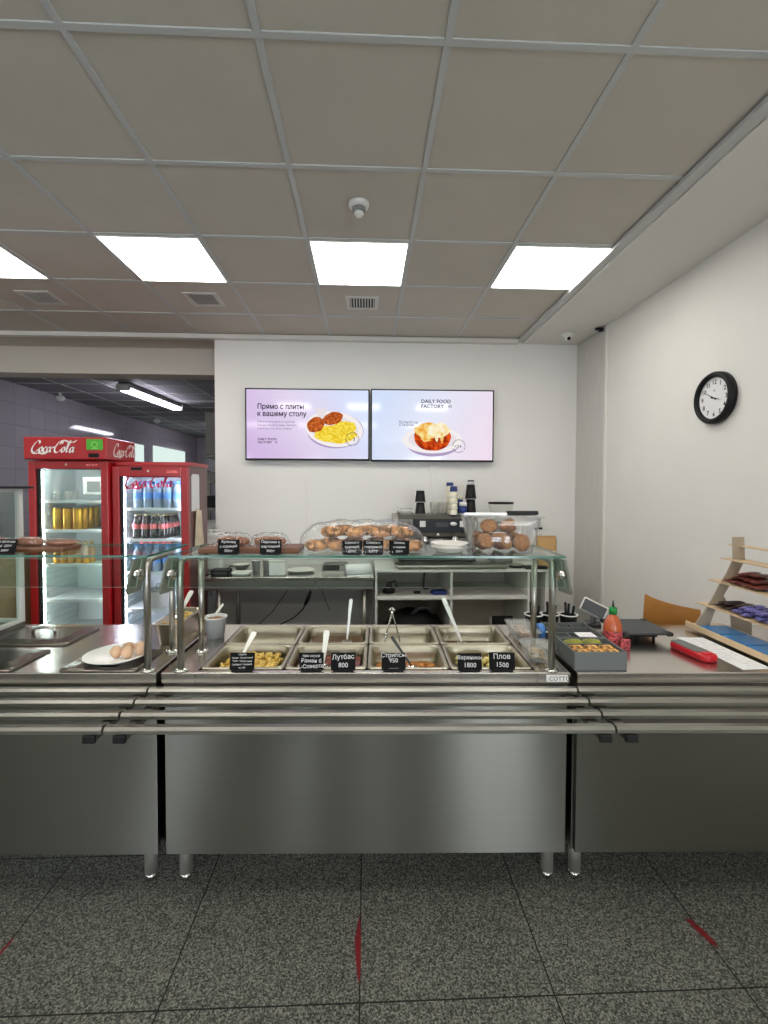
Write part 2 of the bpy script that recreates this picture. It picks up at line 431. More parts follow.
# far end of the room behind the camera: tall windows
wf = MB()
wins = [(-4.2, -3.6), (-1.72, -1.42), (-.35, -.15), (1.3, 1.95)]
xs = [XL]+[a for w in wins for a in w]+[XR]
for a, b in zip(xs[0::2], xs[1::2]): wf.box(a, b, YB-.2, YB, 0, CZ+.05)
for a, b in wins: wf.box(a, b, YB-.2, YB, 0, .15).box(a, b, YB-.2, YB, 2.5, CZ+.05)
struct(wf.build('wall_front', M['hallend']))
for n, (a, b) in enumerate(wins):
    w = struct(MB().box(a, b, YB-.16, YB-.15, .15, 2.5).build('window_%d' % (n+1), M['day']))
    f = MB()
    for (x0, x1, z0, z1) in ((a, a+.05, .15, 2.5), (b-.05, b, .15, 2.5), (a+.05, b-.05, .15, .21), (a+.05, b-.05, 2.44, 2.5)):
        f.box(x0, x1, YB-.149, YB-.09, z0, z1)
    f.build('window_frame', M['white'], w)
w8 = struct(MB().box(XR-.03, XR-.02, -5.3, -3.9, .15, 2.5).build('window_8', M['day']))  # added bright window, out of view, puts streaks on the steel fronts
f8 = MB()
for (y0, y1, z0, z1) in ((-5.36, -5.3, .1, 2.55), (-3.9, -3.84, .1, 2.55), (-5.3, -3.9, .1, .15), (-5.3, -3.9, 2.5, 2.55)): f8.box(XR-.05, XR-.001, y0, y1, z0, z1)
f8.build('window_frame', M['white'], w8)
# windows of the far kitchen
w = struct(MB().box(XL+.002, XL+.012, 10.75, 12.6, 2.1, 2.50).build('window_5', M['day2']))
w = struct(MB().box(XL+.002, XL+.012, 9.75, 10.3, 2.1, 2.46).build('window_6', M['day2']))
w = struct(MB().box(-2.6, -1.2, YK-.012, YK-.002, .9, 2.1).build('window_7', M['day2']))

# ------------------------------------------------------------------ ceiling fittings
def cell(i, j): return GX+.6*(i+.5), GY+.6*(j+.5)
def lamp(i, j, label):
    x, y = cell(i, j)
    t = thing('ceiling_light', label, 'ceiling light', (x, y, CZ), 0, 'square light panels in the ceiling')
    f = MB()
    for (a, b, c, d) in ((-.288, .288, -.288, -.280), (-.288, .288, .280, .288), (-.288, -.280, -.28, .28), (.280, .288, -.28, .28)): f.box(a, b, c, d, -.004, .004)
    f.build('frame', M['white'], t)
    MB().box(-.28, .28, -.28, .28, -.002, .002).build('diffuser', M['light'], t)
    return t
lamp(-5, 2, 'square white light panel cut by the left edge of the picture')
lamp(-3, 2, 'square white light panel between the left and middle air vents and the smoke detector')
lamp(-1, 2, 'square white light panel right in front of the smoke detector')
lamp(1, 2, 'square white light panel beside the dropped bulkhead on the right')
for k, (a, b) in enumerate(((-7, 2), (-5, -2), (-3, -2), (-1, -2), (1, -2), (-3, -6), (-1, -6), (1, -6), (-5, -6))):
    lamp(a, b, 'square white light panel in the ceiling behind the viewer, %s of its set' % ORD[k])
def vent(x, y, label):
    t = thing('ceiling_vent', label, 'air vent', (x, y, CZ+.006), 0, 'square air vents in the ceiling')
    f = MB()
    for (a, b, c, d) in ((-.125, .125, -.125, -.095), (-.125, .125, .095, .125), (-.125, -.095, -.095, .095), (.095, .125, -.095, .095)): f.box(a, b, c, d, -.008, .0, bev=.002)
    f.build('frame', M['lamin'], t)
    MB().box(-.095, .095, -.095, .095, -.0015, -.0002).build('duct_opening', M['blackgloss'], t)
    s = MB()
    for k in range(9):
        x0 = -.086+k*.0215; s.box(x0-.0035, x0+.0035, -.095, .095, -.0075, -.002)
    s.build('grille', M['lamin'], t)
vent(-.03, 3.63, 'square grey air vent near the middle light panel, above the menu screens')
vent(-1.22, 3.62, 'square grey air vent in the ceiling between the other two vents of its kind'.replace('between the other two vents of its kind', 'behind the second light panel from the left'))
vent(-2.43, 3.645, 'square grey air vent farthest left, behind the cut-off light panel')
t = thing('smoke_detector', 'round white smoke detector hanging under a ceiling tile', 'smoke detector', (-.038, 2.38, CZ+.006))
MB().lathe([(.052, 0), (.052, -.012), (.046, -.02), (.034, -.026)], n=28).build('base', M['white'], t)
MB().lathe([(.034, -.026), (.032, -.04), (.024, -.044)], n=20).build('sensing_ring', M['midgrey'], t)
MB().lathe([(.024, -.044), (.024, -.054), (.015, -.064), (0.0001, -.066)], n=20).build('cap', M['white'], t)
t = thing('ceiling_camera', 'small white dome camera under the bulkhead by the back wall', 'security camera', (1.80, 4.16, BZ))
MB().lathe([(.05, 0), (.05, -.014), (.042, -.022), (.0001, -.022)], n=24).build('base', M['white'], t)
b = MB().ball((0, -.008, -.036), .033, 18).build('eyeball', M['white'], t)
MB().cyl((0, -.030, -.052), .014, .012, axis='Y', n=16).build('lens', M['blackgloss'], b)
t = thing('ceiling_sensor', 'tiny black sensor in the top corner of the right wall', 'sensor', (2.01, 4.0, BZ))
MB().box(-.03, .02, -.02, .02, -.014, 0, bev=.004).build('bracket', M['black'], t)
MB().box(-.018, .018, -.05, -.015, -.04, -.012, bev=.006).build('body', M['black'], t)
# kitchen ceiling: tube lamp and two small fittings
t = thing('tube_light', 'long twin tube light on the kitchen ceiling above the red fridges', 'tube light', (-3.22, 7.25, 2.90), math.radians(-3))
MB().box(-.075, .075, -.80, .80, .0, .07, bev=.012).build('housing', M['kgrey'], t)
for s in (-1, 1): MB().tube([(s*.045, -.78, -.02), (s*.045, .78, -.02)], .026, 12).build('tube', M['tube'], t)
for e in (-1, 1): MB().box(-.09, .09, e*.80-.02, e*.80+.02, -.045, .05, bev=.01).build('end_cap', M['lamin'], t)
t2 = dup(t, (-3.2, 11.2, 2.90), 0, 'added unseen twin tube light brightening the far kitchen')  # extra tube, out of view, added to light the kitchen's far end
for (x, y, L) in ((-4.6, 7.25, 'small white emergency fitting under the kitchen ceiling at the far left'), (-4.2, 9.6, 'small grey camera under the kitchen ceiling beyond the tube light')):
    t = thing('ceiling_fitting', L, 'ceiling fitting', (x, y, CZ))
    MB().cyl((0, 0, -.05), .02, .05, 14).build('stem', M['lamin'], t)
    MB().ball((0, 0, -.085), (.07, .05, .05), 16).build('head', M['lamin'], t)

# ------------------------------------------------------------------ menu screens
def grad_emis(name, stops, ang, cx):
    m = bpy.data.materials.new(name); m.use_nodes = True; nt = m.node_tree; nt.nodes.clear()
    o = nt.nodes.new('ShaderNodeOutputMaterial'); e = nt.nodes.new('ShaderNodeEmission')
    tc = nt.nodes.new('ShaderNodeTexCoord'); mp = nt.nodes.new('ShaderNodeMapping'); mp.inputs['Rotation'].default_value = (0, ang, 0); mp.inputs['Scale'].default_value = (.86, 1, 1.2)
    nt.links.new(tc.outputs['Object'], mp.inputs[0]); sx = nt.nodes.new('ShaderNodeSeparateXYZ'); nt.links.new(mp.outputs[0], sx.inputs[0])
    r = nt.nodes.new('ShaderNodeValToRGB'); nt.links.new(sx.outputs[0], r.inputs[0])
    ad = nt.nodes.new('ShaderNodeMath'); ad.operation = 'ADD'; ad.inputs[1].default_value = cx; nt.links.new(sx.outputs[0], ad.inputs[0]); nt.links.new(ad.outputs[0], r.inputs[0])
    r.color_ramp.elements[0].position = stops[0][0]; r.color_ramp.elements[0].color = lin(stops[0][1])+(1,)
    r.color_ramp.elements[1].position = stops[-1][0]; r.color_ramp.elements[1].color = lin(stops[-1][1])+(1,)
    for p, c in stops[1:-1]:
        k = r.color_ramp.elements.new(p); k.color = lin(c)+(1,)
    nt.links.new(r.outputs[0], e.inputs[0]); e.inputs[1].default_value = 1.0
    g = nt.nodes.new('ShaderNodeBsdfGlossy'); g.inputs['Roughness'].default_value = .08
    g.inputs[0].default_value = (.05, .05, .05, 1)
    a = nt.nodes.new('ShaderNodeAddShader'); nt.links.new(e.outputs[0], a.inputs[0]); nt.links.new(g.outputs[0], a.inputs[1])
    nt.links.new(a.outputs[0], o.inputs[0]); return m
def noise_emis(name, c1, c2, scale):
    m = emis(name, c1); nt = m.node_tree; e = [n for n in nt.nodes if n.type == 'EMISSION'][0]
    tc = nt.nodes.new('ShaderNodeTexCoord'); n = nt.nodes.new('ShaderNodeTexNoise'); n.inputs['Scale'].default_value = scale; n.inputs['Detail'].default_value = 5
    nt.links.new(tc.outputs['Object'], n.inputs[0])
    r = nt.nodes.new('ShaderNodeValToRGB'); nt.links.new(n.outputs[0], r.inputs[0])
    r.color_ramp.elements[0].position = .38; r.color_ramp.elements[0].color = lin(c1)+(1,); r.color_ramp.elements[1].position = .62; r.color_ramp.elements[1].color = lin(c2)+(1,)
    nt.links.new(r.outputs[0], e.inputs[0]); return m
EM = {'txt': emis('screen_ink', (52, 44, 66)), 'grey': emis('screen_small_ink', (130, 118, 150)), 'plate': emis('screen_plate', (244, 238, 238)), 'plate2': emis('screen_plate_inner', (232, 224, 226)),
      'sh': emis('screen_plate_shade', (176, 158, 196)), 'cut': noise_emis('screen_cutlet', (150, 62, 24), (214, 112, 50), 45), 'pas': noise_emis('screen_pasta', (232, 190, 30), (252, 232, 90), 40),
      'red': noise_emis('screen_tomato', (140, 30, 10), (232, 90, 30), 22), 'che': noise_emis('screen_cheese', (236, 160, 40), (250, 226, 150), 18), 'crm': noise_emis('screen_cream', (246, 222, 160), (252, 244, 214), 20)}
SC1 = grad_emis('menu_screen_lilac', [(0, (208, 182, 224)), (.45, (224, 210, 236)), (1, (214, 226, 252))], .35, .5)
SC2 = grad_emis('menu_screen_pale', [(0, (208, 222, 248)), (.5, (226, 228, 244)), (1, (236, 218, 234))], -.3, .5)
def ell(mb, cx, cz, rx, rz, y, m, n=36, wob=0, rot=0):
    vs = [(0, 0)]
    for k in range(n):
        a = 2*PI*k/n; q = 1+(wob*math.sin(5*a+cx*30)+wob*.6*math.sin(9*a+1) if wob else 0)
        vs.append((rx*q*math.cos(a), rz*q*math.sin(a)))
    c, s = math.cos(rot), math.sin(rot)
    P = [(cx+c*a-s*b, y, cz+s*a+c*b) for a, b in vs]
    mb.add(P, [(0, 1+k, 1+(k+1) % n) for k in range(n)], m)
def ring(mb, cx, cz, r0, r1, y, m, n=40, gaps=()):
    for k in range(n):
        if k in gaps: continue
        a, b = 2*PI*k/n, 2*PI*(k+1)/n
        mb.add([(cx+r*math.cos(t), y, cz+r*math.sin(t)) for r, t in ((r0, a), (r1, a), (r1, b), (r0, b))], [(0, 1, 2, 3)], m)
def BOLD(mb, body, size, x, y, z):
    for k, (dx, dz) in enumerate(((.0016, 0), (-.0014, .0004), (.0008, .0014), (.0002, -.0014))): mb.text(body, size, face_front(x+dx, y-.0001*(k+1), z+dz), 1, squash=.9)
def logo(mb, x, z, s, y):
    mb.text('DAILY FOOD', s, face_front(x, y, z+s*.98), 1, bold=s*.02)
    mb.text('FACTORY', s, face_front(x, y, z), 1, bold=s*.02)
    ring(mb, x+s*5.7, z+s*.36, s*.28, s*.36, y, 1, 20); ring(mb, x+s*5.7, z+s*.36, s*.05, s*.15, y, 1, 12)
def tv(name_label, x0, x1, z0, z1, which):
    cx, cz = (x0+x1)/2, (z0+z1)/2; W, H = x1-x0, z1-z0
    t = thing('menu_screen', name_label, 'screen', (cx, 4.40, cz), 0, 'menu screens on the back wall')
    MB().box(-W/2, W/2, .006, .045, -H/2, H/2, bev=.004).build('casing', M['blackgloss'], t)
    b = MB(); e = .011
    for (a, c, d, f) in ((-W/2, W/2, -H/2, -H/2+e*1.5), (-W/2, W/2, H/2-e, H/2), (-W/2, -W/2+e, -H/2, H/2), (W/2-e, W/2, -H/2, H/2)): b.box(a, c, 0, .008, d, f, bev=.002)
    b.build('bezel', M['black'], t)
    MB().box(-.15, .15, .0455, .0695, -.15, .15).build('wall_bracket', M['ssd'], t)
    s = MB(); y = .0055
    s.box(-W/2+e, W/2-e, y, .0075, -H/2+e*1.5, H/2-e)
    def P(px, py, ref):    # fraction of the screen
        return -W/2+px*W, H/2-py*H
    y1 = y-.0004
    if which == 1:
        ms = [SC1, EM['txt'], EM['grey'], EM['plate'], EM['plate2'], EM['sh'], EM['cut'], EM['pas']]
        x, z = P(.095, .285, 0); s.text('Прямо с плиты', .066, face_front(x, y1, z), 1, squash=.9); BOLD(s, 'Прямо с плиты', .066, x, y1, z)
        x, z = P(.095, .385, 0); s.text('к вашему столу', .066, face_front(x, y1, z), 1, squash=.9); BOLD(s, 'к вашему столу', .066, x, y1, z)
        for k, tx in enumerate(('Свежие вкусные и горячие', 'блюда каждый день. Быстро,', 'и всегда под вашу марку')):
            x, z = P(.095, .475+.048*k, 0); s.text(tx, .026, face_front(x, y1, z), 2)
        x, z = P(.098, .765, 0); logo(s, x, z, .03, y1)
        x, z = P(.715, .56, 0)
        ell(s, x+.01, z-.015, .265, .165, y1, 5); ell(s, x, z, .27, .165, y1-.0003, 3, rot=-.12); ell(s, x, z-.005, .225, .13, y1-.0006, 4, rot=-.12)
        gx, gz = P(.61, .26, 0); ring(s, gx, gz, .045, .05, y1-.0007, 4, 24); s.box(gx-.04, gx+.04, y1-.001, y1-.0008, gz-.1, gz-.01, 4)
        x2, z2 = P(.72, .63, 0); ell(s, x2, z2, .20, .085, y1-.001, 7, wob=.05, rot=-.05); x3, z3 = P(.80, .53, 0); ell(s, x3, z3, .11, .055, y1-.0011, 7, wob=.06)
        x2, z2 = P(.565, .50, 0); ell(s, x2, z2, .085, .068, y1-.0014, 6, wob=.03, rot=.5)
        x2, z2 = P(.705, .41, 0); ell(s, x2, z2, .095, .058, y1-.0017, 6, wob=.03, rot=.3)
        x2, z2 = P(.862, .70, 0); ring(s, x2, z2, .060, .064, y1-.002, 1, 40, (3, 4, 17, 18, 30)); s.text('~ 3', .05, face_front(x2-.04, y1-.002, z2-.018), 1); ring(s, x2, z2, .05, .054, y1-.002, 2, 36, range(0, 36, 2))
    else:
        ms = [SC2, EM['txt'], EM['grey'], EM['plate'], EM['plate2'], EM['sh'], EM['red'], EM['che'], EM['crm']]
        x, z = P(.405, .255, 0); logo(s, x, z, .048, y1)
        x, z = P(.228, .47, 0); s.text('Бутерброд', .034, face_front(x, y1, z), 1)
        x, z = P(.228, .505, 0); s.text('с сыром', .034, face_front(x, y1, z), 1)
        x, z = P(.50, .70, 0)
        ell(s, x+.005, z-.035, .25, .12, y1, 5); ell(s, x, z, .285, .125, y1-.0003, 3); ell(s, x, z+.006, .23, .09, y1-.0006, 4)
        x, z = P(.50, .635, 0); ell(s, x, z-.02, .175, .125, y1-.001, 6, wob=.015)
        ell(s, x-.03, z+.045, .14, .075, y1-.0013, 7, wob=.05); ell(s, x+.06, z+.05, .105, .07, y1-.0016, 8, wob=.07)
        ell(s, x-.06, z-.03, .05, .03, y1-.0015, 7, wob=.1); ell(s, x+.04, z-.01, .016, .05, y1-.0018, 8, wob=.1); ell(s, x+.09, z-.02, .014, .05, y1-.0018, 7, wob=.1)
        x2, z2 = P(.715, .78, 0); ring(s, x2, z2, .058, .062, y1-.002, 1, 40, (20, 21, 35)); s.text('<24', .045, face_front(x2-.045, y1-.002, z2-.018), 1)
    s.build('screen', ms, t)
tv('wall screen showing cutlets and pasta on a lilac picture, left of the pair', -1.121, .032, 1.814, 2.481, 1)
tv('wall screen showing one cheese-topped dish on a pale picture, right of the pair', .046, 1.211, 1.808, 2.486, 2)

# wall clock
t = thing('wall_clock', 'round black framed clock on the right wall', 'clock', (XR, 2.66, 2.089))
t.scale = (1.06, 1.06, 1.06)
def lx(mb, prof, m=0, n=48): return mb.lathe([(r, -z) for r, z in prof], n=n, axis='X', m=m)
lx(MB(), [(.120, .0), (.142, .004), (.142, .03), (.134, .042), (.122, .044), (.113, .034), (.113, .02)]).build('frame', M['black'], t)
num = MB().cyl((-.022, 0, 0), .1135, .006, 48, axis='X')
RY = Matrix.Translation((-.0228, 0, 0)) @ Matrix(((0, 0, -1, 0), (-1, 0, 0, 0), (0, 1, 0, 0), (0, 0, 0, 1)))
for h in range(1, 13):
    a = PI/2-h*PI/6
    num.text(str(h), .034, RY @ Matrix.Translation((.088*math.cos(a), .088*math.sin(a)-.012, 0)), 1, align='CENTER', bold=.0008)
num.text('✲', .02, RY @ Matrix.Translation((0, .035, 0)), 1, align='CENTER')
num.build('dial', [M['paper'], M['black']], t)
def hand(ang, L, w, d):
    c, s = math.cos(ang), math.sin(ang); m = MB()
    pts = [(-.02*c-w*s, -.02*s+w*c), (L*c, L*s), (-.02*c+w*s, -.02*s-w*c)]
    m.prism([(-p[0], p[1]) for p in pts], -.0225-d, -.0235-d, 'X'); return m
hand(PI/2-(10*PI/6), .085, .004, .002).build('minute_hand', M['black'], t)
hand(PI/2-(3.6*PI/6), .06, .005, .004).build('hour_hand', M['black'], t)

# ------------------------------------------------------------------ the serving counter
PT = [-.30, .005, .312]
def module(uc, label, well=False, lx_=.69, r0=-.762, r1=.75, br=.70):
    t = thing('serving_counter', label, 'counter', CT(uc, 0, 0), CA, 'stainless serving counter modules')
    w = .744
    top = MB()
    if well:
        # ring of sheet around the opening for the pans
        top.box(-w, -.622, 0, .60, .847, .887, bev=.003).box(.622, w, 0, .60, .847, .887, bev=.003)
        top.box(-.622, .622, 0, .027, .847, .887, bev=.003).box(-.622, .622, .566, .60, .847, .887, bev=.003)
    else:
        top.box(-w, w, 0, .60, .847, .887, bev=.003)
    top.build('worktop', M['sstop'], t)
    MB().box(-.738, .738, .012, .030, .205, .846, bev=.002).build('front_panel', M['ss'], t)
    for s in (-1, 1): MB().box(s*.738-.008, s*.738+.008 if s < 0 else .738, .031, .58, .205, .846).build('side_panel', M['ss'], t)
    MB().box(-.73, .73, .565, .575, .205, .846).build('back_panel', M['ss'], t)
    MB().box(-.73, .73, .032, .564, .205, .22).build('bottom_panel', M['ssd'], t)
    if well: MB().box(-.64, .64, .034, .562, .70, .71).build('well_floor', M['ssd'], t)
    for s in (-1, 1):
        for y in (.150, .52):
            l = MB().cyl((s*lx_, y, .03), .0245, .175, 20)
            lo = l.build('leg', M['legsteel'], t)
            MB().lathe([(.018, 0), (.02, .006), (.0245, .03)], (s*lx_, y, 0), 20).build('foot', M['chrome'], lo)
    for k in range(4):
        v = -.03-.0885*k
        r = MB()
        prof = [(v-.016, .828), (v-.016, .838), (v-.009, .846), (v+.009, .846), (v+.016, .838), (v+.016, .828), (v+.010, .824), (v-.010, .824)]
        r.prism(prof, r0, r1, 'X', smooth=False)
        r.build('tray_rail', M['rail'], t)
    for s in (-1, 1):
        b = MB().box(s*br-.017, s*br+.017, -.308, .011, .805, .8235, bev=.003).build('rail_bracket', M['ssd'], t)
        MB().box(s*br-.019, s*br+.019, -.320, -.3085, .803, .826, bev=.003).build('end_cap', M['black'], b)
    return t
module(-1.505, 'brushed steel serving counter with lids and an egg plate, left module', False, .645, -.75, .729, .696)
mid = module(0, 'brushed steel serving counter with eight sunken food pans, middle module', True, .722, -.769, .750, .72)
module(1.513, 'brushed steel serving counter with grey boxes and snack rack, right module', False, .68, -.756, .75, .715)
# maker's plate on the middle module
pl = MB().box(.655, .735, -.0015, -.0002, .853, .879).build('name_plate', M['white'], mid)
MB().text('COTTO', .022, face_front(.664, -.0018, .858), squash=1.0).build('lettering', M['black'], pl)

# ------------------------------------------------------------------ sneeze guards
def glass_box(mb, x0, x1, y0, y1, z0, z1):
    b = len(mb.f); mb.box(x0, x1, y0, y1, z0, z1)
    d = (x1-x0, y1-y0, z1-z0); k = d.index(min(d))
    order = [2, 2, 1, 0, 1, 0]
    for q in range(6): mb.mi[b+q] = 0 if order[q] == k else 1
def guard(uc, half_l, half_r, label, posts, brackets):
    t = thing('sneeze_guard', label, 'sneeze guard', CT(uc, 0, .8872), CA, 'glass sneeze guards on the counter')
    for u in posts:
        p = MB().tube([(u, .02, 0), (u, .02, .36), (u, .026, .392), (u, .048, .404), (u, .09, .406), (u, .19, .406), (u, .222, .406)], .0125, 14).tube([(u, .222, 0), (u, .222, .40)], .0115, 14)
        po = p.build('post', M['ssl'], t)
        for y in (.02, .222): MB().lathe([(.026, 0), (.026, .006), (.014, .012)], (u, y, 0), 20).build('base_flange', M['chrome'], po)
    g = MB(); glass_box(g, -half_l, half_r, .0, .345, .418, .426); g.build('glass_shelf', [M['glassg'], M['edge']], t)
    # front pane leans out towards the customer
    pn = MB(); A_, B_ = Vector((0, .0, .412)), Vector((0, -.045, .320)); nrm = Vector((0, -.092, .045)).normalized()*.006
    q = [Vector((-half_l+.02, 0, 0)), Vector((half_r-.02, 0, 0))]
    vs = [q[0]+A_, q[1]+A_, q[1]+B_, q[0]+B_]; vs += [v+nrm for v in vs]
    pn.add(vs, [(0, 1, 2, 3), (4, 5, 6, 7)], 0); pn.add(vs, [(0, 1, 5, 4), (1, 2, 6, 5), (2, 3, 7, 6), (3, 0, 4, 7)], 1)
    pn.build('front_pane', [M['glassg'], M['edgelight']], t)
    for u, s in brackets:
        Mx = Matrix.Translation((u, .012, 0)) @ Matrix.Rotation(-s*math.radians(20), 4, 'Z')
        # plate seen as a slanting tongue under the shelf
        b = MB().prism([(-.034, .416), (.022, .416), (-.006, .30), (-.062, .296), (-.068, .308)], -.004, .004, 'X', M=Mx)
        bo = b.build('bracket', M['bracket'], t)
        kn = MB(); Mk = Mx @ Matrix.Translation((0, -.026, .362)) @ Matrix.Rotation(-s*math.radians(12), 4, 'Z'); sg = 1 if s > 0 else -1
        kn.lathe([(.010, .0045*sg), (.010, .012*sg), (.020, .013*sg), (.020, .021*sg), (.017, .025*sg), (.0001, .027*sg)], (0, 0, 0), 22, axis='X', M=Mk)
        kn.build('knob', M['chrome'], bo)
    return t
guard(0, .715, .72, 'glass sneeze guard with steel posts over the middle food pans', (-.68, .68), ((-.698, 1), (.698, -1)))
guard(-1.505, .04, .72, 'glass sneeze guard at the left with a pastry board on its shelf', (.705,), ((.69, 1),))

# ------------------------------------------------------------------ pans in the counter
def pan_mesh(w, d, dep):
    m = MB()
    L = [rrect(w, d, .012, .0), rrect(w, d, .012, .004), rrect(w-.022, d-.022, .034, .004), rrect(w-.03, d-.03, .034, .0), rrect(w-.036, d-.036, .034, -.03), rrect(w-.052, d-.052, .03, -dep+.015), rrect(w-.09, d-.09, .03, -dep)]
    m.loops(L); return m
PW, PD = .304, .262
pan0 = None
RIMZ = .8885
pans = {}
us = (-.462, -.154, .154, .462); vs_ = (.161, .434)
names = {(0, 0): 'steel pan of yellow pasta in the front row, at the left end', (1, 0): 'steel pan of dark red stew in the front row, second from the left', (2, 0): 'steel pan of fried strips in the front row, third from the left', (3, 0): 'steel pan of pale dumplings in the front row, at the right end',
         (0, 1): 'empty steel pan in the back row, at the left end', (1, 1): 'steel pan of brown sauce in the back row with a ladle', (2, 1): 'empty steel pan in the back row holding wire tongs', (3, 1): 'steel pan of orange-brown sauce in the back row, at the right end'}
for (i, j), L in names.items():
    p = pan_mesh(PW, PD, .10).build('food_pan', M['pan'], None, CT(us[i], vs_[j], RIMZ), CA)
    tag(p, L, 'food pan', 'steel food pans sunk in the counter'); pans[i, j] = p
def food(name, label, cat, u, v, z, mb, mats, kind='stuff'):
    o = mb.build(name, mats, None, CT(u, v, z), CA); tag(o, label, cat, None, kind); return o
def slab(w, d, z0, h, bump, n=22):
    m = MB(); top = z0+h; L = [rrect(w, d, .034, z0, 6), rrect(w, d, .034, top, 6)]
    for q in (.93, .84, .74, .64, .54, .44, .34, .24, .14, .05):
        L.append([Vector((p.x+random.uniform(-bump, bump), p.y+random.uniform(-bump, bump), p.z+random.uniform(-bump, bump))) for p in rrect(w*q, d*q, .034*q, top, 6)])
    m.loops(L, capstart=True); return m
# pasta tubes
m = MB()
for k in range(240):
    a = random.uniform(0, PI*2); x = random.uniform(-.10, .105); y = random.uniform(-.085, .085); z = -.056+random.uniform(0, .03)+.012*math.cos(x*9)
    L = random.uniform(.012, .018); c = .006*random.choice((-1, 1))
    d = Vector((math.cos(a), math.sin(a), random.uniform(-.4, .4)))*L; n = Vector((-math.sin(a), math.cos(a), 0))*c
    o = Vector((x, y, z)); m.tube([o-d, o+n*.7-d*.3, o+n*.7+d*.3, o+d], .0062, 6)
food('penne_pasta', 'heap of yellow pasta tubes in the left front pan', 'pasta', us[0], vs_[0], RIMZ, m, M['pasta'])
food('red_stew', 'dark red-brown stew in the second front pan', 'stew', us[1], vs_[0], RIMZ, slab(.252, .210, -.045, .012, .002), M['sauce'])
m = slab(.244, .202, -.066, .008, .001)
for k in range(16):
    a = random.uniform(-.5, .5); x, y = random.uniform(-.02, .09), random.uniform(-.075, .05)
    m.ball((x, y, -.047), (.026, .013, .011), 10, jit=.08, M=Matrix.Rotation(a, 3, 'Z'))
food('fried_strips', 'golden fried strips lying in the third front pan', 'fried strips', us[2], vs_[0], RIMZ, m, M['cutlet'])
m = MB()
for k in range(60):
    x, y = random.uniform(-.095, .095), random.uniform(-.08, .08); z = -.060+random.uniform(0, .035)
    m.ball((x, y, z), (.017, .013, .011), 9, jit=.08, M=Matrix.Rotation(random.uniform(0, 3), 3, 'Z'))
food('dumplings', 'pale yellow dumplings with herbs in the right front pan', 'dumplings', us[3], vs_[0], RIMZ, m, M['rice'])
food('brown_sauce', 'flat brown sauce in the second back pan', 'sauce', us[1], vs_[1], RIMZ, slab(.252, .210, -.045, .010, .0005), M['broth'])
food('orange_sauce', 'thin orange-brown sauce in the right back pan', 'sauce', us[3], vs_[1], RIMZ, slab(.244, .202, -.068, .008, .0005), M['broth'])

# utensils
def spoon(name, label, a, b, bowl, handle_w, dark=False, cat='spoon'):
    t = thing(name, label, cat, CT(*a), CA)
    P0 = Vector((0, 0, 0)); P1 = CT(*b)-CT(*a)
    P1.rotate(Matrix.Rotation(-CA, 3, 'Z'))
    d = P1.normalized()
    hm = MB(); n = 10
    side = d.cross(Vector((0, 1, 0))).normalized()
    pts = [P0+(P1-P0)*(k/n) for k in range(n+1)]
    ws = [handle_w*(.45+.55*(k/n)**1.2) for k in range(n+1)]; ws[-1] *= .7
    nn = d.cross(side)
    vs = []
    for p, w in zip(pts, ws): vs += [p-side*w-nn*.002, p+side*w-nn*.002, p+side*w+nn*.002, p-side*w+nn*.002]
    fs = []
    for k in range(n):
        for q in range(4): fs.append((k*4+q, k*4+(q+1) % 4, k*4+4+(q+1) % 4, k*4+4+q))
    fs += [(3, 2, 1, 0), (n*4, n*4+1, n*4+2, n*4+3)]
    hm.add(vs, fs); hm.build('handle', M['darkgrey'] if dark else M['brightsteel'], t)
    bm_ = MB(); bm_.sheet(lambda a_, b_: Vector(((a_-.5)*2*bowl*.7, (b_-.9)*2*bowl, -.012+.012*(((a_-.5)*2)**2+((b_-.5)*2)**2)/2)), 8, 8)
    bm_.build('bowl', M['chrome'], t)
    return t
spoon('serving_spoon', 'long steel serving spoon standing in the second front pan', (-.175, .13, .872), (-.165, .185, .985), .028, .013)
spoon('ladle', 'steel ladle standing upright in the brown sauce pan', (-.10, .42, .872), (-.085, .47, 1.045), .03, .009, cat='ladle')
spoon('perforated_spoon', 'steel spoon with bright handle leaning in the right back pan', (.42, .42, .862), (.345, .50, 1.045), .028, .011)
spoon('turner_spoon', 'dark handled steel spoon leaning in the fried strips pan', (.17, .12, .868), (.095, .20, .955), .03, .007, True)
spoon('pasta_spoon', 'bright steel spoon resting in the pasta pan', (-.49, .15, .905), (-.475, .26, .955), .03, .012)
def tongs(label, u, v, z, rot, L=.2, spread=.05, lean=.5):
    t = thing('tongs', label, 'tongs', CT(u, v, z), CA+rot)
    for s in (-1, 1):
        pts = []
        for k in range(9):
            f = k/8
            pts.append((s*spread*math.sin(min(1, f*1.15)*PI*.5)*(f**.5), -L*lean*f, -L*f*(1-lean*.4)))
        MB().tube(pts, .004, 8).build('arm', M['chrome'], t)
    MB().tube([(-.012, .0, -.004), (-.008, .004, .006), (0, .006, .009), (.008, .004, .006), (.012, 0, -.004)], .005, 8).build('spring', M['chrome'], t)
tongs('thin steel tongs standing in the empty third back pan', .105, .49, .985, .0, .17, .035, .6)

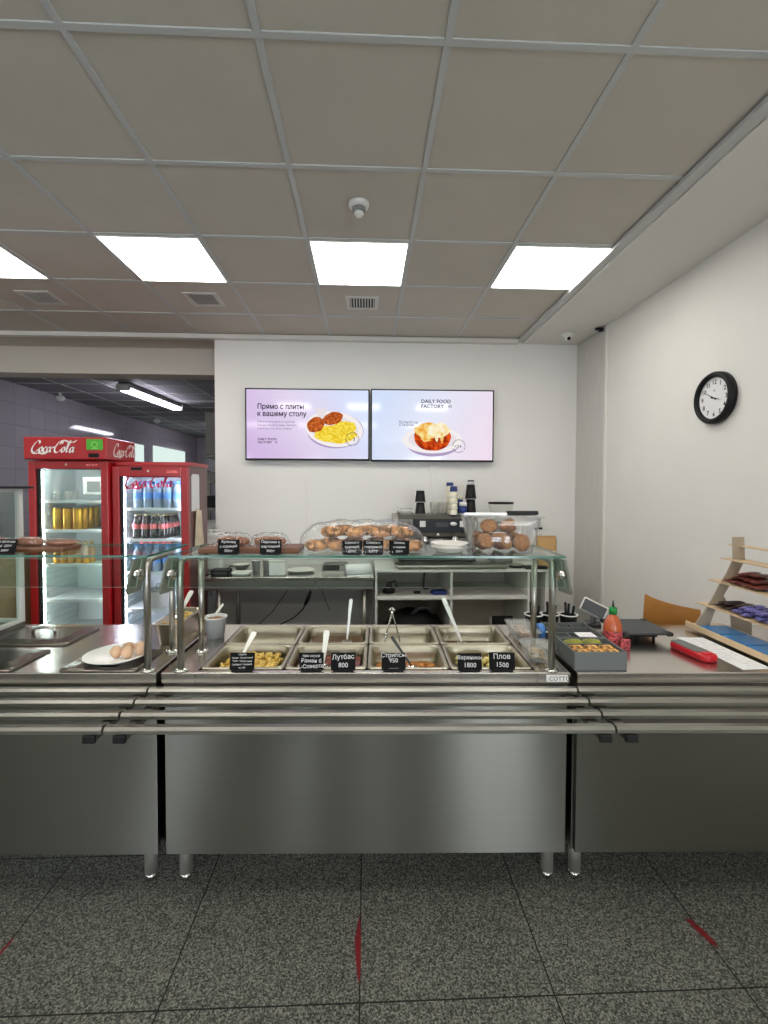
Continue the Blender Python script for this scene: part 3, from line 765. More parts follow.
# price boards with chalk writing
def sign(u, v, z, w, h, lines, label, group, tilt=.2, rot=0, size=.018, shear=.0):
    t = thing('chalk_sign', label, 'price sign', CT(u, v, z), CA+rot, group)
    Mr = Matrix.Rotation(-tilt, 4, 'X')
    MB().box(-w/2, w/2, -.0015, .0015, .003, h, bev=.001, M=Mr).build('board', M['slate'], t)
    f = MB().box(-w*.42, w*.42, -.006, .016, 0, .004, bev=.001)
    f.build('foot', M['black'], t)
    tx = MB(); n = len(lines)
    for k, l in enumerate(lines):
        s = size if not isinstance(l, tuple) else l[1]; body = l if not isinstance(l, tuple) else l[0]
        zz = h-(h-.006)*(k+.78)/n
        rt = random.uniform(-.05, .05)
        Mt = Mr @ Matrix.Translation((0, -.0022, zz)) @ Matrix.Rotation(PI/2, 4, 'X') @ Matrix.Rotation(rt, 4, 'Z')
        tx.text(body, s, Mt, align='CENTER', shear=shear)
    tx.build('writing', M['chalk'], t)
    return t
G1 = 'chalk price signs along the pans'
sign(-.457, .016, .888, .090, .064, [('соусы', .010), ('Томат  Сливочный', .0085), ('Чили  Чесночный', .0085), ('Грибной  Сырный', .0085), ('по 200', .0085)], 'black chalk sign with five small lines, in front of the pasta pan', G1, .22)
sign(-.204, .016, .888, .090, .064, [('при соусе', .013), ('Рамен б', .019), ('L-Соверта', .019)], 'black chalk sign with three lines, left of the two by the stew pan', G1, .22, .02)
sign(-.087, .016, .888, .090, .064, [('Лутбас', .024), ('800', .024)], 'black chalk sign reading 800, in front of the stew pan', G1, .22)
sign(.098, .016, .888, .088, .063, [('Стрипсы', .022), ('950', .022), ('______', .012)], 'black chalk sign reading 950, in front of the fried strips pan', G1, .22)
sign(.379, .016, .888, .090, .062, [('Вареники', .020), ('1800', .024)], 'black chalk sign reading 1800, in front of the dumpling pan', G1, .22, .05)
sign(.498, .018, .888, .094, .064, [('Плов', .026), ('1500', .024)], 'black chalk sign reading 1500, farthest right in the row', G1, .22, -.06)
G2 = 'chalk signs on the glass shelf'
ZS = .887+.426+.0005
sign(-.505, .022, ZS, .078, .055, [('Булочка', .013), ('с корицей', .013), ('350тг', .013)], 'small black sign at the left end of the pastry board', G2, .12)
sign(-.352, .022, ZS, .078, .055, [('Пирожок с', .013), ('картошкой', .013), ('300тг', .013)], 'small black sign at the right end of the pastry board', G2, .12)
sign(-.055, .022, ZS, .074, .053, [('Самса с', .013), ('курицей', .013), ('400тг', .013)], 'small black sign in front of the bagged pastry pile, left of three', G2, .12)
sign(.022, .022, ZS, .074, .053, [('Самса с', .013), ('говядиной', .013), ('500тг', .013)], 'small black sign in front of the bagged pastry pile, middle of three', G2, .12)
sign(.117, .022, ZS, .074, .053, [('Слойка', .011), ('с сыром', .011), ('350тг', .011)], 'small black sign in front of the bagged pastry pile, right of three', G2, .12)

# ------------------------------------------------------------------ on the middle glass shelf
o = MB().box(-.185, .185, -.075, .075, 0, .020, bev=.004).build('wooden_board', M['woodboard'], None, CT(-.44, .12, ZS), CA+.02)
tag(o, 'dark wooden serving board under wrapped buns on the glass shelf', 'board')
def roll(L, r, m, wob=.12, n=14):
    def fn(a, b):
        t = a*2*PI; x = (b-.5)*L; e = math.sqrt(max(0, 1-(2*b-1)**4)); q = 1+wob*math.sin(3*t+b*9)*.4+wob*math.sin(b*21)*.5
        return Vector((x, r*e*q*math.cos(t), max(0, r*.85*(1+e*q*math.sin(t)))))
    return MB().sheet(fn, n, 16, m)
for k, (u, v, r_, L) in enumerate(((-.515, .115, .0, 'glossy brown bun under cling film at the left of the board'), (-.375, .115, .05, 'glossy brown bun under cling film at the right of the board'))):
    t = thing('wrapped_bun', L, 'bun', CT(u, v, ZS+.0215), CA+r_, 'wrapped buns on the board')
    roll(.13 if k == 0 else .125, .021, 0).build('bun', M['breadd'], t)
    MB().sheet(lambda a, b: Vector(((a-.5)*.15, (b-.5)*.088, .003+.046*max(0, (1-(2*a-1)**4)*(1-(2*b-1)**4))**.6+.003*math.sin(a*23+b*11))), 18, 12).build('film', M['film'], t)
# pile of pastries in a clear bag
G3 = 'baked pastries piled in the clear bag'
pp = [(-.195, .095, 0, .2, 'front row, far left'), (-.106, .092, 0, -.1, 'front row, second from the left'), (-.014, .095, 0, .1, 'front row, middle'), (.078, .092, 0, -.2, 'front row, second from the right'), (.168, .095, 0, .3, 'front row, far right'),
      (-.150, .185, 0, .9, 'back row, far left'), (-.058, .188, 0, .4, 'back row, second from the left'), (.034, .186, 0, 1.1, 'back row, second from the right'), (.125, .186, 0, .1, 'back row, far right'),
      (-.138, .12, .050, .3, 'upper front row, far left'), (-.046, .118, .050, -.15, 'upper front row, second from left'), (.045, .12, .050, .2, 'upper front row, second from right'), (.132, .12, .049, .5, 'upper front row, far right'),
      (-.092, .196, .049, .3, 'upper back row, left'), (.0, .196, .049, .8, 'upper back row, middle'), (.09, .196, .049, .2, 'upper back row, right')]
pst = None
def lump(a, b):
    t_ = a*2*PI; ph = b*PI; e = math.sin(ph)**.7
    q = 1+.05*math.sin(3*t_+5*b)+.04*math.sin(7*t_+9*b)+.03*math.sin(13*t_-17*b)+random.uniform(-.05, .05)*(1 if 0 < b < 1 and 0 < a < 1 else 0)
    return Vector((.0415*e*math.cos(t_)*q, .0415*e*math.sin(t_)*q, .023-.0215*math.cos(ph)*(1+.10*math.sin(5*t_)*e)*(.97+.03*q)))
for k, (u, v, dz, r_, L) in enumerate(pp):
    lab = 'golden baked pastry in the clear bag, %s' % L
    if pst is None:
        pst = MB().sheet(lump, 34, 18).build('baked_pastry', M['bread'], None, CT(u, v, ZS+.003+dz), CA+r_); tag(pst, lab, 'pastry', G3)
    else: dup(pst, CT(u, v, ZS+.003+dz), CA+r_+k*2.2, lab, G3)
t = thing('clear_bag', 'large clear film bag with pastries lying on the glass shelf', 'bag', CT(-.022, .148, ZS), CA)
def bagf(a, b):
    x = (a-.5)*.50; e = max(0, 1-abs(2*a-1)**4); y = (b-.5)*2
    h = .008+.110*e**.45*max(0, 1-abs(y)**3.5)**.5
    return Vector((x*(1-.05*abs(y)), y*(.094+.034*e**.5), h*(1+.03*math.sin(a*31+b*7))+.003*math.sin(a*47)*math.sin(b*23)*e))
MB().sheet(bagf, 44, 20).build('film', M['film'], t)
MB().sheet(lambda a, b: Vector(((a-.5)*.46, (b-.5)*.19, .0012)), 8, 4).build('bag_base', M['film'], t)
# plates
pl0 = None
for k, L in enumerate(('white plate at the bottom of the small stack on the glass shelf', 'white plate on top of the small stack on the glass shelf')):
    if pl0 is None:
        m = MB().lathe([(.0001, .004), (.045, .004), (.046, 0), (.05, 0), (.05, .005), (.072, .018), (.0735, .020), (.072, .0215), (.05, .009), (.0001, .008)], n=40)
        pl0 = m.build('plate', M['ceramic'], None, CT(.318, .13, ZS), CA); tag(pl0, L, 'plate', 'white plates on the glass shelf')
    else: dup(pl0, CT(.318, .13, ZS+.0135), CA, L, 'white plates on the glass shelf')
# clear box of muffins
t = thing('clear_box', 'clear plastic box full of muffins on the glass shelf', 'box', CT(.515, .155, ZS), CA)
def tub(w, d, h, tw, r=.02, th=.002):
    m = MB(); m.loops([rrect(w, d, r, 0), rrect(w+tw*.15, d+tw*.15, r, h*.15), rrect(w+tw, d+tw, r, h), rrect(w+tw-2*th, d+tw-2*th, r, h), rrect(w-2*th, d-2*th, r, th)], capstart=True); return m
tub(.215, .19, .135, .05).build('body', M['clear'], t)
MB().loops([rrect(.285, .26, .022, .1355), rrect(.285, .26, .022, .1405), rrect(.24, .21, .02, .142)], capstart=True).build('lid', M['clear'], t)
mf = None
spots = [(-.068, -.045, .012, 'front left'), (.0, -.05, .012, 'front, beside the left one'), (.07, -.045, .012, 'front right, facing out'), (-.072, .040, .012, 'back left at the bottom'), (.0, .024, .010, 'back middle at the bottom'), (.070, .040, .012, 'back right at the bottom'), (-.042, -.005, .064, 'on top at the left'), (.04, .0, .066, 'on top at the right')]
for k, (x, y, z, L) in enumerate(spots):
    lab = 'golden brown muffin in the clear box, %s' % L
    p = CT(.515+x, .155+y, ZS+z-.004)
    tilt = [(.9, .2, .3), (1.0, -.3, 1), (1.45, .1, .2), (.5, .4, 2), (.2, -.4, 0), (.7, .3, 1), (.5, -.5, .6), (-.4, .5, 2)][k]
    if mf is None:
        mf = thing('muffin', lab, 'muffin', p, 0, 'muffins in the clear box')
        MB().lathe([(.0001, -.022), (.021, -.022), (.028, .006)], n=20).build('paper_base', M['breadd'], mf)
        MB().ball((0, 0, .014), (.0335, .0335, .0185), 22, jit=.045).build('crown', M['muffin'], mf)
        mf.location = p+Vector((0, 0, .028)); mf.rotation_euler = tilt
    else: dup(mf, p+Vector((0, 0, .028)), tilt, lab, 'muffins in the clear box')
t = thing('bread_knife', 'knife with black handle lying on the clear muffin box', 'knife', CT(.515, .12, ZS+.1425), CA)
MB().prism([(-.145, -.012), (-.138, .006), (.02, .010), (.02, -.010)], 0, .008, 'Z').build('blade', M['brightsteel'], t)
h = MB().box(.02, .142, -.013, .013, -.0, .016, bev=.005).build('handle', M['black'], t)

# ------------------------------------------------------------------ on the left glass shelf
o = MB().box(-.26, .085, -.06, .06, 0, .016, bev=.004).build('wooden_board', M['woodboard'], None, CT(-1.225, .13, ZS), CA+.06)
tag(o, 'brown wooden board with sugared pastries on the left glass shelf', 'board')
for k, (u, v, r_, L) in enumerate(((-1.42, .11, 0, 'sugar-dusted pastry on the left board, behind the black sign'), (-1.30, .125, .1, 'sugar-dusted pastry on the left board, next to the sign'), (-1.185, .135, .12, 'sugar-dusted pastry at the right tip of the left board'))):
    t = thing('sugared_pastry', L, 'pastry', CT(u, v, ZS+.0175), CA+r_, 'sugared pastries on the left board')
    roll(.115, .014 if k == 2 else .019, 0).build('dough', M['breadd'], t)
    MB().sheet(lambda a, b: Vector(((a-.5)*.12, (b-.5)*.06, .009+.031*(1-.25*k/2)*max(0, (1-(2*a-1)**4)*(1-(2*b-1)**2))**.5)), 14, 8).build('film', M['film'], t)
sign(-1.335, .016, ZS, .125, .056, [('Сахарные булочки', .012), ('с корицей  250тг', .012), ('Слойка  300тг', .012)], 'wide black sign with three lines on the left glass shelf', G2, .35, .0, shear=.2)

# ------------------------------------------------------------------ on the left counter module
def panlid(u, v, L, w=.40, d=.25, handle=True, rot=0):
    t = thing('pan_lid', L, 'pan lid', CT(u, v, .888), CA+rot, 'steel pan lids on the left counter')
    m = MB(); m.loops([rrect(w, d, .015, 0), rrect(w, d, .015, .006), rrect(w-.02, d-.02, .03, .010), rrect(w-.07, d-.06, .03, .009), rrect(w-.10, d-.09, .03, .015)], capstart=True)
    m.build('lid', M['lidsteel'], t)
    if handle:
        MB().tube([(-.05, 0, .014), (-.045, 0, .034), (-.02, 0, .042), (.02, 0, .042), (.045, 0, .034), (.05, 0, .014)], .006, 10).build('handle', M['chrome'], t)
panlid(-1.455, .41, 'flat steel pan lid with a handle at the back of the left counter', .36, .25)
panlid(-1.475, .115, 'flat steel pan lid cut by the left edge of the picture', .37, .225)
panlid(-.978, .115, 'flat steel pan lid lying under the plate of eggs', .28, .225, False)
t = MB().lathe([(.0001, .004), (.06, .004), (.062, 0), (.068, 0), (.07, .006), (.112, .018), (.116, .021), (.113, .023), (.072, .012), (.0001, .008)], n=48).build('plate', M['ceramic'], None, CT(-.955, .10, .9035), CA)
tag(t, 'white plate with brown eggs on a steel lid', 'plate')
eg = None
for k, (x, y, z, L) in enumerate(((.012, -.03, 0, 'front left of the cluster'), (.056, -.034, 0, 'front middle of the cluster'), (.098, -.018, .006, 'front right of the cluster'), (.03, .02, 0, 'back left of the cluster'), (.075, .022, 0, 'back right of the cluster'))):
    lab = 'brown egg on the white plate, %s' % L
    p = CT(-.955+x, .10+y, .9035+.0125+.0215+z)
    if eg is None:
        eg = MB().lathe([(.0001, -.0215), (.010, -.019), (.0185, -.008), (.0215, .002), (.019, .013), (.011, .022), (.0001, .0255)], n=20).build('egg', M['egg'], None, p, CA); tag(eg, lab, 'egg', 'brown eggs on the plate')
    else:
        e2 = dup(eg, p, (random.uniform(-.3, .3), random.uniform(-.3, .3), 0), lab, 'brown eggs on the plate')
# deep pan with yellow food at the back of the left counter
t = thing('deep_pan', 'deep steel pan of yellow salad standing behind the left posts', 'food pan', CT(-.855, .42, .8875), CA+.0)
m = MB(); m.loops([rrect(.075, .25, .02, 0), rrect(.10, .275, .025, .09), rrect(.118, .295, .014, .092), rrect(.118, .295, .014, .094), rrect(.092, .268, .025, .094), rrect(.07, .245, .02, .003)], capstart=True)
m.build('body', M['pan'], t)
m = MB()
for k in range(90): m.ball((random.uniform(-.034, .034), random.uniform(-.115, .115), .066+random.uniform(0, .018)), (.010, .008, .006), 7, jit=.1, M=Matrix.Rotation(random.uniform(0, 3), 3, 'Z'))
o = m.build('yellow_salad', M['pasta'], None, CT(-.855, .42, .8875), CA); tag(o, 'chopped yellow salad filling the deep steel pan', 'salad', None, 'stuff')
spoon('salad_spoon', 'clear grey serving spoon stuck in the yellow salad', (-.85, .40, .985), (-.83, .50, 1.075), .02, .012)
t = thing('paper_tub', 'pale round tub with brown sauce behind the left posts', 'tub', CT(-.686, .40, .8875), CA)
MB().lathe([(.036, 0), (.047, .088), (.051, .089), (.051, .096), (.046, .096), (.035, .004), (.0001, .004)], n=28).build('body', M['white'], t)
MB().lathe([(.044, .083), (.0001, .086)], n=24).build('sauce', M['muffin'], t)
spoon('tub_spoon', 'small steel spoon sticking out of the pale tub', (-.70, .405, .977), (-.675, .47, 1.02), .012, .006)

# ------------------------------------------------------------------ right end of the middle module: plastic food boxes
def foodbox(u, v, w, d, h, fm, L, L2):
    t = thing('food_container', L, 'food container', CT(u, v, .8875), CA, 'clear food boxes beside the right post')
    tub(w-.03, d-.03, h, .03, .02).build('body', M['milky'], t)
    MB().loops([rrect(w+.008, d+.008, .02, h+.0005), rrect(w+.008, d+.008, .02, h+.007), rrect(w-.02, d-.02, .02, h+.008), rrect(w-.03, d-.03, .02, h+.004)], capstart=True).build('lid', M['milky'], t)
    m = MB()
    for k in range(70): m.ball((random.uniform(-.5, .5)*(w-.07), random.uniform(-.5, .5)*(d-.07), .012+random.uniform(0, h*.45)), (.012, .009, .006), 7, jit=.15, M=Matrix.Rotation(random.uniform(0, 3), 3, 'Z'))
    o = m.build('sliced_food', fm, None, CT(u, v, .8875), CA); tag(o, L2, 'food', None, 'stuff')
foodbox(.664, .132, .108, .12, .058, M['pancake'], 'clear lidded box of pale salad next to the right front post', 'pale mixed salad inside the nearer clear box')
foodbox(.69, .40, .11, .20, .05, M['egg'], 'clear lidded box of pink slices behind the nearer food box', 'pinkish sliced food inside the farther clear box')

# ------------------------------------------------------------------ right counter module
def bin_box(w, d, h, cells=None, th=.005):
    m = MB()
    m.box(-w/2, w/2, -d/2, d/2, 0, th); m.box(-w/2, w/2, -d/2, -d/2+th, th, h).box(-w/2, w/2, d/2-th, d/2, th, h).box(-w/2, -w/2+th, -d/2+th, d/2-th, th, h).box(w/2-th, w/2, -d/2+th, d/2-th, th, h)
    return m
t = thing('storage_box', 'grey open box of wrapped pastries at the front of the right counter', 'box', CT(.862, .10, .888), CA+.01)
bin_box(.195, .165, .068).build('body', M['greyplastic'], t)
MB().box(-.09, .09, .030, .034, .006, .062).build('divider', M['greyplastic'], t)
G5 = 'filled pastries in the grey box'
k = 0; ps = None
for r in range(2):
    for c in range(3):
        L = 'flat baked pastry in the grey box, %s in the %s row' % (('left', 'middle', 'right')[c], ('front', 'back')[r])
        p = CT(.862-.058+c*.058, .052+r*.046, .888+.0225)
        if ps is None:
            ps = thing('filled_pastry', L, 'pastry', p, CA, G5)
            MB().sheet(lambda a, b: Vector(((a-.5)*.056, (b-.5)*.040, .025+.019*max(0, (1-(2*a-1)**4)*(1-(2*b-1)**4))**.5+.002*math.sin(a*20+b*13))), 12, 10).sheet(lambda a, b: Vector(((a-.5)*.056, (b-.5)*.040, .002)), 2, 2).build('crust', M['sandwich'], ps)
            MB().box(-.027, .027, -.019, .019, -.008, .018, bev=.005).build('wrapper', M['foil'], ps)
        else: dup(ps, p, CA+random.uniform(-.1, .1), L, G5)
for k, (x, y, r_, L, mm) in enumerate(((-.045, .056, .1, 'green leafy wrap lying at the back left of the grey box', 'salad'), (.03, .058, -.1, 'green leafy wrap lying at the back right of the grey box', 'salad'))):
    o = MB().sheet(lambda a, b: Vector(((a-.5)*.07, (b-.5)*.03, .012*max(0, (1-(2*a-1)**4)*(1-(2*b-1)**4))**.5+.002*math.sin(a*30))), 14, 8).box(-.03, .03, -.01, .01, -.05, .0).build('leafy_wrap', M['salad'], None, CT(.862+x, .10+y, .888+.058), CA+r_); tag(o, L, 'wrap', 'leafy wraps in the grey box')
t = thing('storage_box', 'grey divided tray with empty compartments behind the pastry box', 'box', CT(.875, .315, .888), CA+.0)
bin_box(.20, .21, .062).build('body', M['greyplastic'], t)
d = MB()
for y in (-.03, .045): d.box(-.095, .095, y-.002, y+.002, .005, .058)
for x in (-.035, .03): d.box(x-.002, x+.002, .047, .1, .005, .058).box(x-.002, x+.002, -.1, -.032, .005, .058)
d.build('divider', M['greyplastic'], t)
o = MB().box(-.036, .036, -.03, .03, 0, .003, bev=.001).build('white_card', M['paper'], None, CT(.90, .172+.06, .9515), CA); tag(o, 'small white card lying on the divided grey tray', 'card')
# blue tape dispenser like object by the post
t = thing('tape_roll', 'blue plastic tape roll standing behind the right post', 'tape roll', CT(.756, .36, .888), CA)
MB().lathe([(.03, -.011), (.037, -.012), (.037, .012), (.03, .011), (.016, .010), (.016, -.010), (.03, -.011)], (0, 0, .037), 24, axis='X', close=False).build('ring', M['bluecap'], t)
MB().tube([(.013, -.01, .04), (.014, -.05, .052)], .003, 8).build('loose_end', M['white'], t)
# cutlery cups
cup0 = None
for k, (u, v, L) in enumerate(((.785, .535, 'black cutlery cup with black forks, left of three'), (.868, .545, 'black cutlery cup with black forks, middle of three'), (.952, .535, 'black cutlery cup with black knives, right of three and nearest'))):
    if cup0 is None:
        cup0 = thing('cutlery_cup', L, 'cutlery cup', CT(u, v, .888), CA, 'black cutlery cups')
        MB().lathe([(.034, 0), (.040, .064), (.0385, .066), (.033, .006), (.0001, .005)], n=28).build('body', M['black'], cup0)
        MB().lathe([(.0385, .0655), (.045, .066), (.045, .070), (.0385, .070)], n=28, close=False).build('rim', M['white'], cup0)
    else:
        dup(cup0, CT(u, v, .888), CA, L, 'black cutlery cups')
    for q, (x, y, tx) in enumerate(((-.014, 0, -.12), (.003, .008, .05), (.017, -.006, .28))):
        lab = 'black plastic cutlery handle, %s in the %s cup' % (('left', 'middle', 'right')[q], ('left', 'middle', 'right')[k])
        pz = .888+.012
        Mh = Matrix.Rotation(tx*.5, 4, 'Y')
        o = MB().box(-.0055, .0055, -.004, .004, 0, .115-.008*q, bev=.002, M=Mh).build('plastic_fork', M['black'], None, CT(u+x*.6, v+y, pz), CA); tag(o, lab, 'fork', 'black plastic cutlery in the cups')
# tilted display of the counter scale
t = thing('scale_display', 'tilted grey scale display on a foot behind the sauce bottle', 'scale display', CT(1.095, .58, .888), CA-.35)
t.scale = (.88, .88, .92)
MB().tube([(0, .02, 0), (0, .02, .075)], .016, 12).build('stem', M['midgrey'], t)
MB().box(-.04, .04, -.02, .06, 0, .012, bev=.004).build('foot', M['darkgrey'], t)
Mt = Matrix.Translation((0, .0, .088)) @ Matrix.Rotation(-.45, 4, 'X') @ Matrix.Rotation(.42, 4, 'Y')
MB().box(-.068, .068, -.016, .028, -.036, .04, bev=.008, M=Mt).build('casing', M['lamin'], t)
MB().box(-.06, .06, -.018, -.0155, -.031, .031, bev=.001, M=Mt).build('display_window', M['darkgrey'], t)
# flat scale platform
t = thing('scale_platform', 'flat black scale platform on feet behind the sauce bottle', 'scale', CT(1.215, .43, .888), CA-.02)
t.scale = (.80, .95, 1)
MB().box(-.075, .075, -.085, .09, .016, .034, bev=.006).build('base', M['black'], t)
m = MB().loops([rrect(.27, .24, .015, .036), rrect(.27, .24, .015, .043), rrect(.262, .232, .012, .044)], capstart=True)
m.build('platform', M['darkgrey'], t)
for x in (-.12, .12):
    for y in (-.105, .105): MB().box(x-.016, x+.016, y-.014, y+.014, .030, .046, bev=.003).build('corner_guard', M['black'], t)
for x in (-.06, .06):
    for y in (-.07, .075): MB().cyl((x, y, 0), .008, .018, 10).build('foot', M['black'], t)
# chili sauce bottle
t = thing('sauce_bottle', 'orange chili sauce bottle with green cap on the right counter', 'sauce bottle', CT(1.040, .285, .888), CA)
MB().lathe([(.030, 0), (.036, .004), (.037, .05), (.0375, .075), (.034, .1), (.024, .122), (.013, .134), (.0125, .142)], n=28).build('body', M['chili'], t)
MB().lathe([(.0376, .018), (.0379, .02), (.0379, .068), (.0376, .07)], n=28, close=False).build('label_band', M['chilil'], t)
c = MB().lathe([(.0165, .138), (.0165, .164), (.012, .168), (.0001, .168)], n=20).build('cap', M['greencap'], t)
MB().lathe([(.006, .168), (.0045, .18), (.002, .195), (.0001, .196)], n=12).build('nozzle', M['darkgrey'], c)
# small red packets leaning by the bottle
pk = None
for k, (u, v, r_, L) in enumerate(((1.010, .228, .2, 'small red and white sauce packet in front of the chili bottle'), (1.068, .235, -.3, 'small red and white sauce packet at the right foot of the bottle'))):
    if pk is None:
        pk = MB().box(-.024, .024, -.004, .004, 0, .055, bev=.003).build('sauce_packet', M['chilil'], None, CT(u, v, .888), CA+r_); tag(pk, L, 'packet', 'red sauce packets')
    else: dup(pk, CT(u, v, .888), CA+r_, L, 'red sauce packets', (.8, .8, .85))
# red handheld device
t = thing('handheld_scanner', 'red handheld device with grey screen lying on the right counter', 'scanner', CT(1.318, .185, .888), CA+math.radians(98))
t.scale = (.85, .85, .95)
m = MB(); m.loops([rrect(.225, .078, .03, .0), rrect(.23, .084, .034, .008), rrect(.23, .084, .034, .022), rrect(.222, .076, .03, .028)], capstart=True); m.build('shell', M['redpl'], t)
MB().loops([rrect(.165, .066, .01, .0285, cx=.025), rrect(.165, .066, .01, .031, cx=.025)], capstart=True).build('screen', M['greyplastic'], t)
MB().loops([rrect(.034, .045, .01, .0285, cx=-.078), rrect(.03, .04, .01, .032, cx=-.078)], capstart=True).build('button', M['redpl'], t)
# printed sheet
m = MB().prism([(1.388, .40), (1.505, .395), (1.512, .03), (1.395, .022)], .8882, .8887, 'Z')
for v in m.v:
    q = CT(v.x, v.y, v.z); v.x, v.y = q.x, q.y
sh = m.build('price_sheet', M['paper']); tag(sh, 'white printed sheet lying under the edge of the snack rack', 'paper sheet')
ink = MB()
for k in range(15):
    y = .06+k*.022
    for q in range(3):
        if random.random() < .75:
            a = 1.408+q*.033; vs = [CT(a, y, .8889), CT(a+random.uniform(.012, .026), y, .8889)]
            ink.add([vs[0], vs[1], vs[1]+Vector((0, .003, 0)), vs[0]+Vector((0, .003, 0))], [(0, 1, 2, 3)])
ink.build('printing', mat('print_grey', (176, 176, 182), .8), sh)
# plywood chair behind the right counter
t = thing('plywood_chair', 'amber plywood chair behind the right counter, only its back showing', 'chair', CT(1.565, .76, 0), CA+math.radians(-14))
m = MB()
def cb(a, b, off):
    x = (a-.5)*.275+.018*(1-a)*b; y = .05*(2*a-1)**2+off; z = .68+b*(.262+.068*(1-a)**2.2)
    return Vector((x, -y, z))
m.sheet(lambda a, b: cb(a, b, 0), 12, 3); m.sheet(lambda a, b: cb(a, b, .012), 12, 3)
for q in (0, 1): m.sheet(lambda a, b: cb(q, b, .012*a), 1, 3)
m.sheet(lambda a, b: cb(a, 1, .012*b), 12, 1)
m.build('backrest', M['plychair'], t)
MB().box(-.2, .2, .0, .40, .44, .458, bev=.006).build('seat', M['plychair'], t)
for x in (-.16, .16):
    MB().tube([(x, .02, .44), (x, -.005, .60), (x*.95, -.03, .74)], .011, 10).build('back_support', M['chrome'], t)
    for y in (.04, .36): MB().tube([(x, y, .44), (x*1.12, y+(-.03 if y < .2 else .03), 0)], .011, 10).build('leg', M['chrome'], t)

# snack rack against the right wall
RV = .475
t = thing('snack_rack', 'light plywood tiered snack rack against the right wall', 'snack rack', CT(0, 0, 0), CA)
prof = [(1.692, 1.336), (1.746, 1.336), (1.752, 1.228), (1.72, 1.162), (1.684, 1.111), (1.655, 1.06), (1.70, .99), (1.735, .975), (1.792, .93), (1.794, .8885), (1.70, .8885), (1.69, .985), (1.665, 1.012), (1.622, 1.008), (1.598, .936), (1.59, .905), (1.525, .905), (1.533, .936), (1.60, 1.04), (1.637, 1.115), (1.669, 1.167), (1.697, 1.233)]
for v in (RV, .03): MB().prism(prof, v, v+.006, 'Y').build('upright', M['plytaupe'], t)
tips = [(1.719, 1.295, .055), (1.682, 1.23, .085), (1.626, 1.126, .15), (1.573, 1.015, .13), (1.525, .913, .17)]
for k, (u, z, d) in enumerate(tips):
    s = MB()
    if k < 4: s.box(u, u+d, 0.004, .54, z-.005, z, bev=.001)
    else: s.box(u, u+d, 0.004, .54, z-.006, z, bev=.001); s.box(u-.004, u+.003, 0.004, .54, z-.014, z+.012, bev=.001)
    s.build('shelf', M['ply'], t)
def wrapped(L, w, h, mm):
    def fn(a, b):
        x = (a-.5)*L; e = max(0, 1-abs(2*a-1)**6); t_ = b*2*PI
        return Vector((x, w*.5*math.cos(t_)*(1-.1*math.sin(a*40)*.3), h*.5+h*.5*math.sin(t_)*(.15+.85*e)))
    return MB().sheet(fn, 14, 10)
def bars(mm, name, u, z, vs, rows, L, group, cat, base, rotj, size=(.105, .03, .014)):
    first = None; n = 0
    for r in range(rows):
        for k, v in enumerate(vs[r] if isinstance(vs[0], (list, tuple)) else vs):
            lab = base % ((ORD[k] if k < 12 else 'last'), ('bottom', 'upper', 'topmost')[r] if rows > 1 else 'only')
            p = CT(u+.012*r+random.uniform(-.008, .008), v, z+.0055+r*(size[2]*1.15)+random.uniform(0, .003))
            rz = (random.uniform(-.15, .15), random.uniform(-.05, .05), CA+rotj+random.uniform(-.4, .4))
            if first is None:
                first = wrapped(*size, mm).build(name, M[mm], None, p, CA); tag(first, lab, cat, group)
            else: dup(first, p, rz, lab, group)
bars('maroon', 'chocolate_bar', 1.69, 1.126, ([.432, .395, .36, .325, .29, .255], [.42, .385, .35, .31], [.40, .365, .335]), 3, 0, 'maroon chocolate bars on the middle shelf of the rack', 'chocolate bar', 'maroon wrapped chocolate bar on the middle shelf, %s from the back, %s layer', 0, (.12, .033, .016))
bars('teal', 'snack_packet', 1.695, 1.126, ([.215, .18, .145, .11, .075],), 1, 0, 'teal packets on the middle shelf of the rack', 'snack packet', 'teal wrapped snack on the middle shelf, %s after the maroon bars, %s layer', 0, (.11, .033, .016))
bars('darkbar', 'chocolate_bar', 1.64, 1.015, ([.432, .397, .362], [.415, .38, .345]), 2, 0, 'dark chocolate bars on the second shelf from below', 'chocolate bar', 'dark wrapped bar on the second shelf from below, %s from the back, %s layer', 0, (.11, .032, .013))
bars('violet', 'snack_packet', 1.64, 1.015, ([.32, .285, .25, .215, .18, .145, .11], [.30, .265, .23, .195, .16, .125]), 2, 0, 'violet packets on the second shelf from below', 'snack packet', 'violet and white packet, second shelf from below, %s after the dark bars, %s layer', 0, (.12, .033, .016))
bl = None
for k, v in enumerate((.40, .26, .12)):
    L = 'flat blue packet on the lowest shelf of the snack rack, %s from the back' % ORD[k]
    if bl is None:
        bl = MB().box(-.062, .062, -.066, .066, 0, .010, bev=.003).build('flat_packet', M['blue'], None, CT(1.60, v, .9137), CA); tag(bl, L, 'packet', 'flat blue packets on the lowest shelf')
    else: dup(bl, CT(1.60, v, .9137), CA+random.uniform(-.04, .04), L, 'flat blue packets on the lowest shelf')

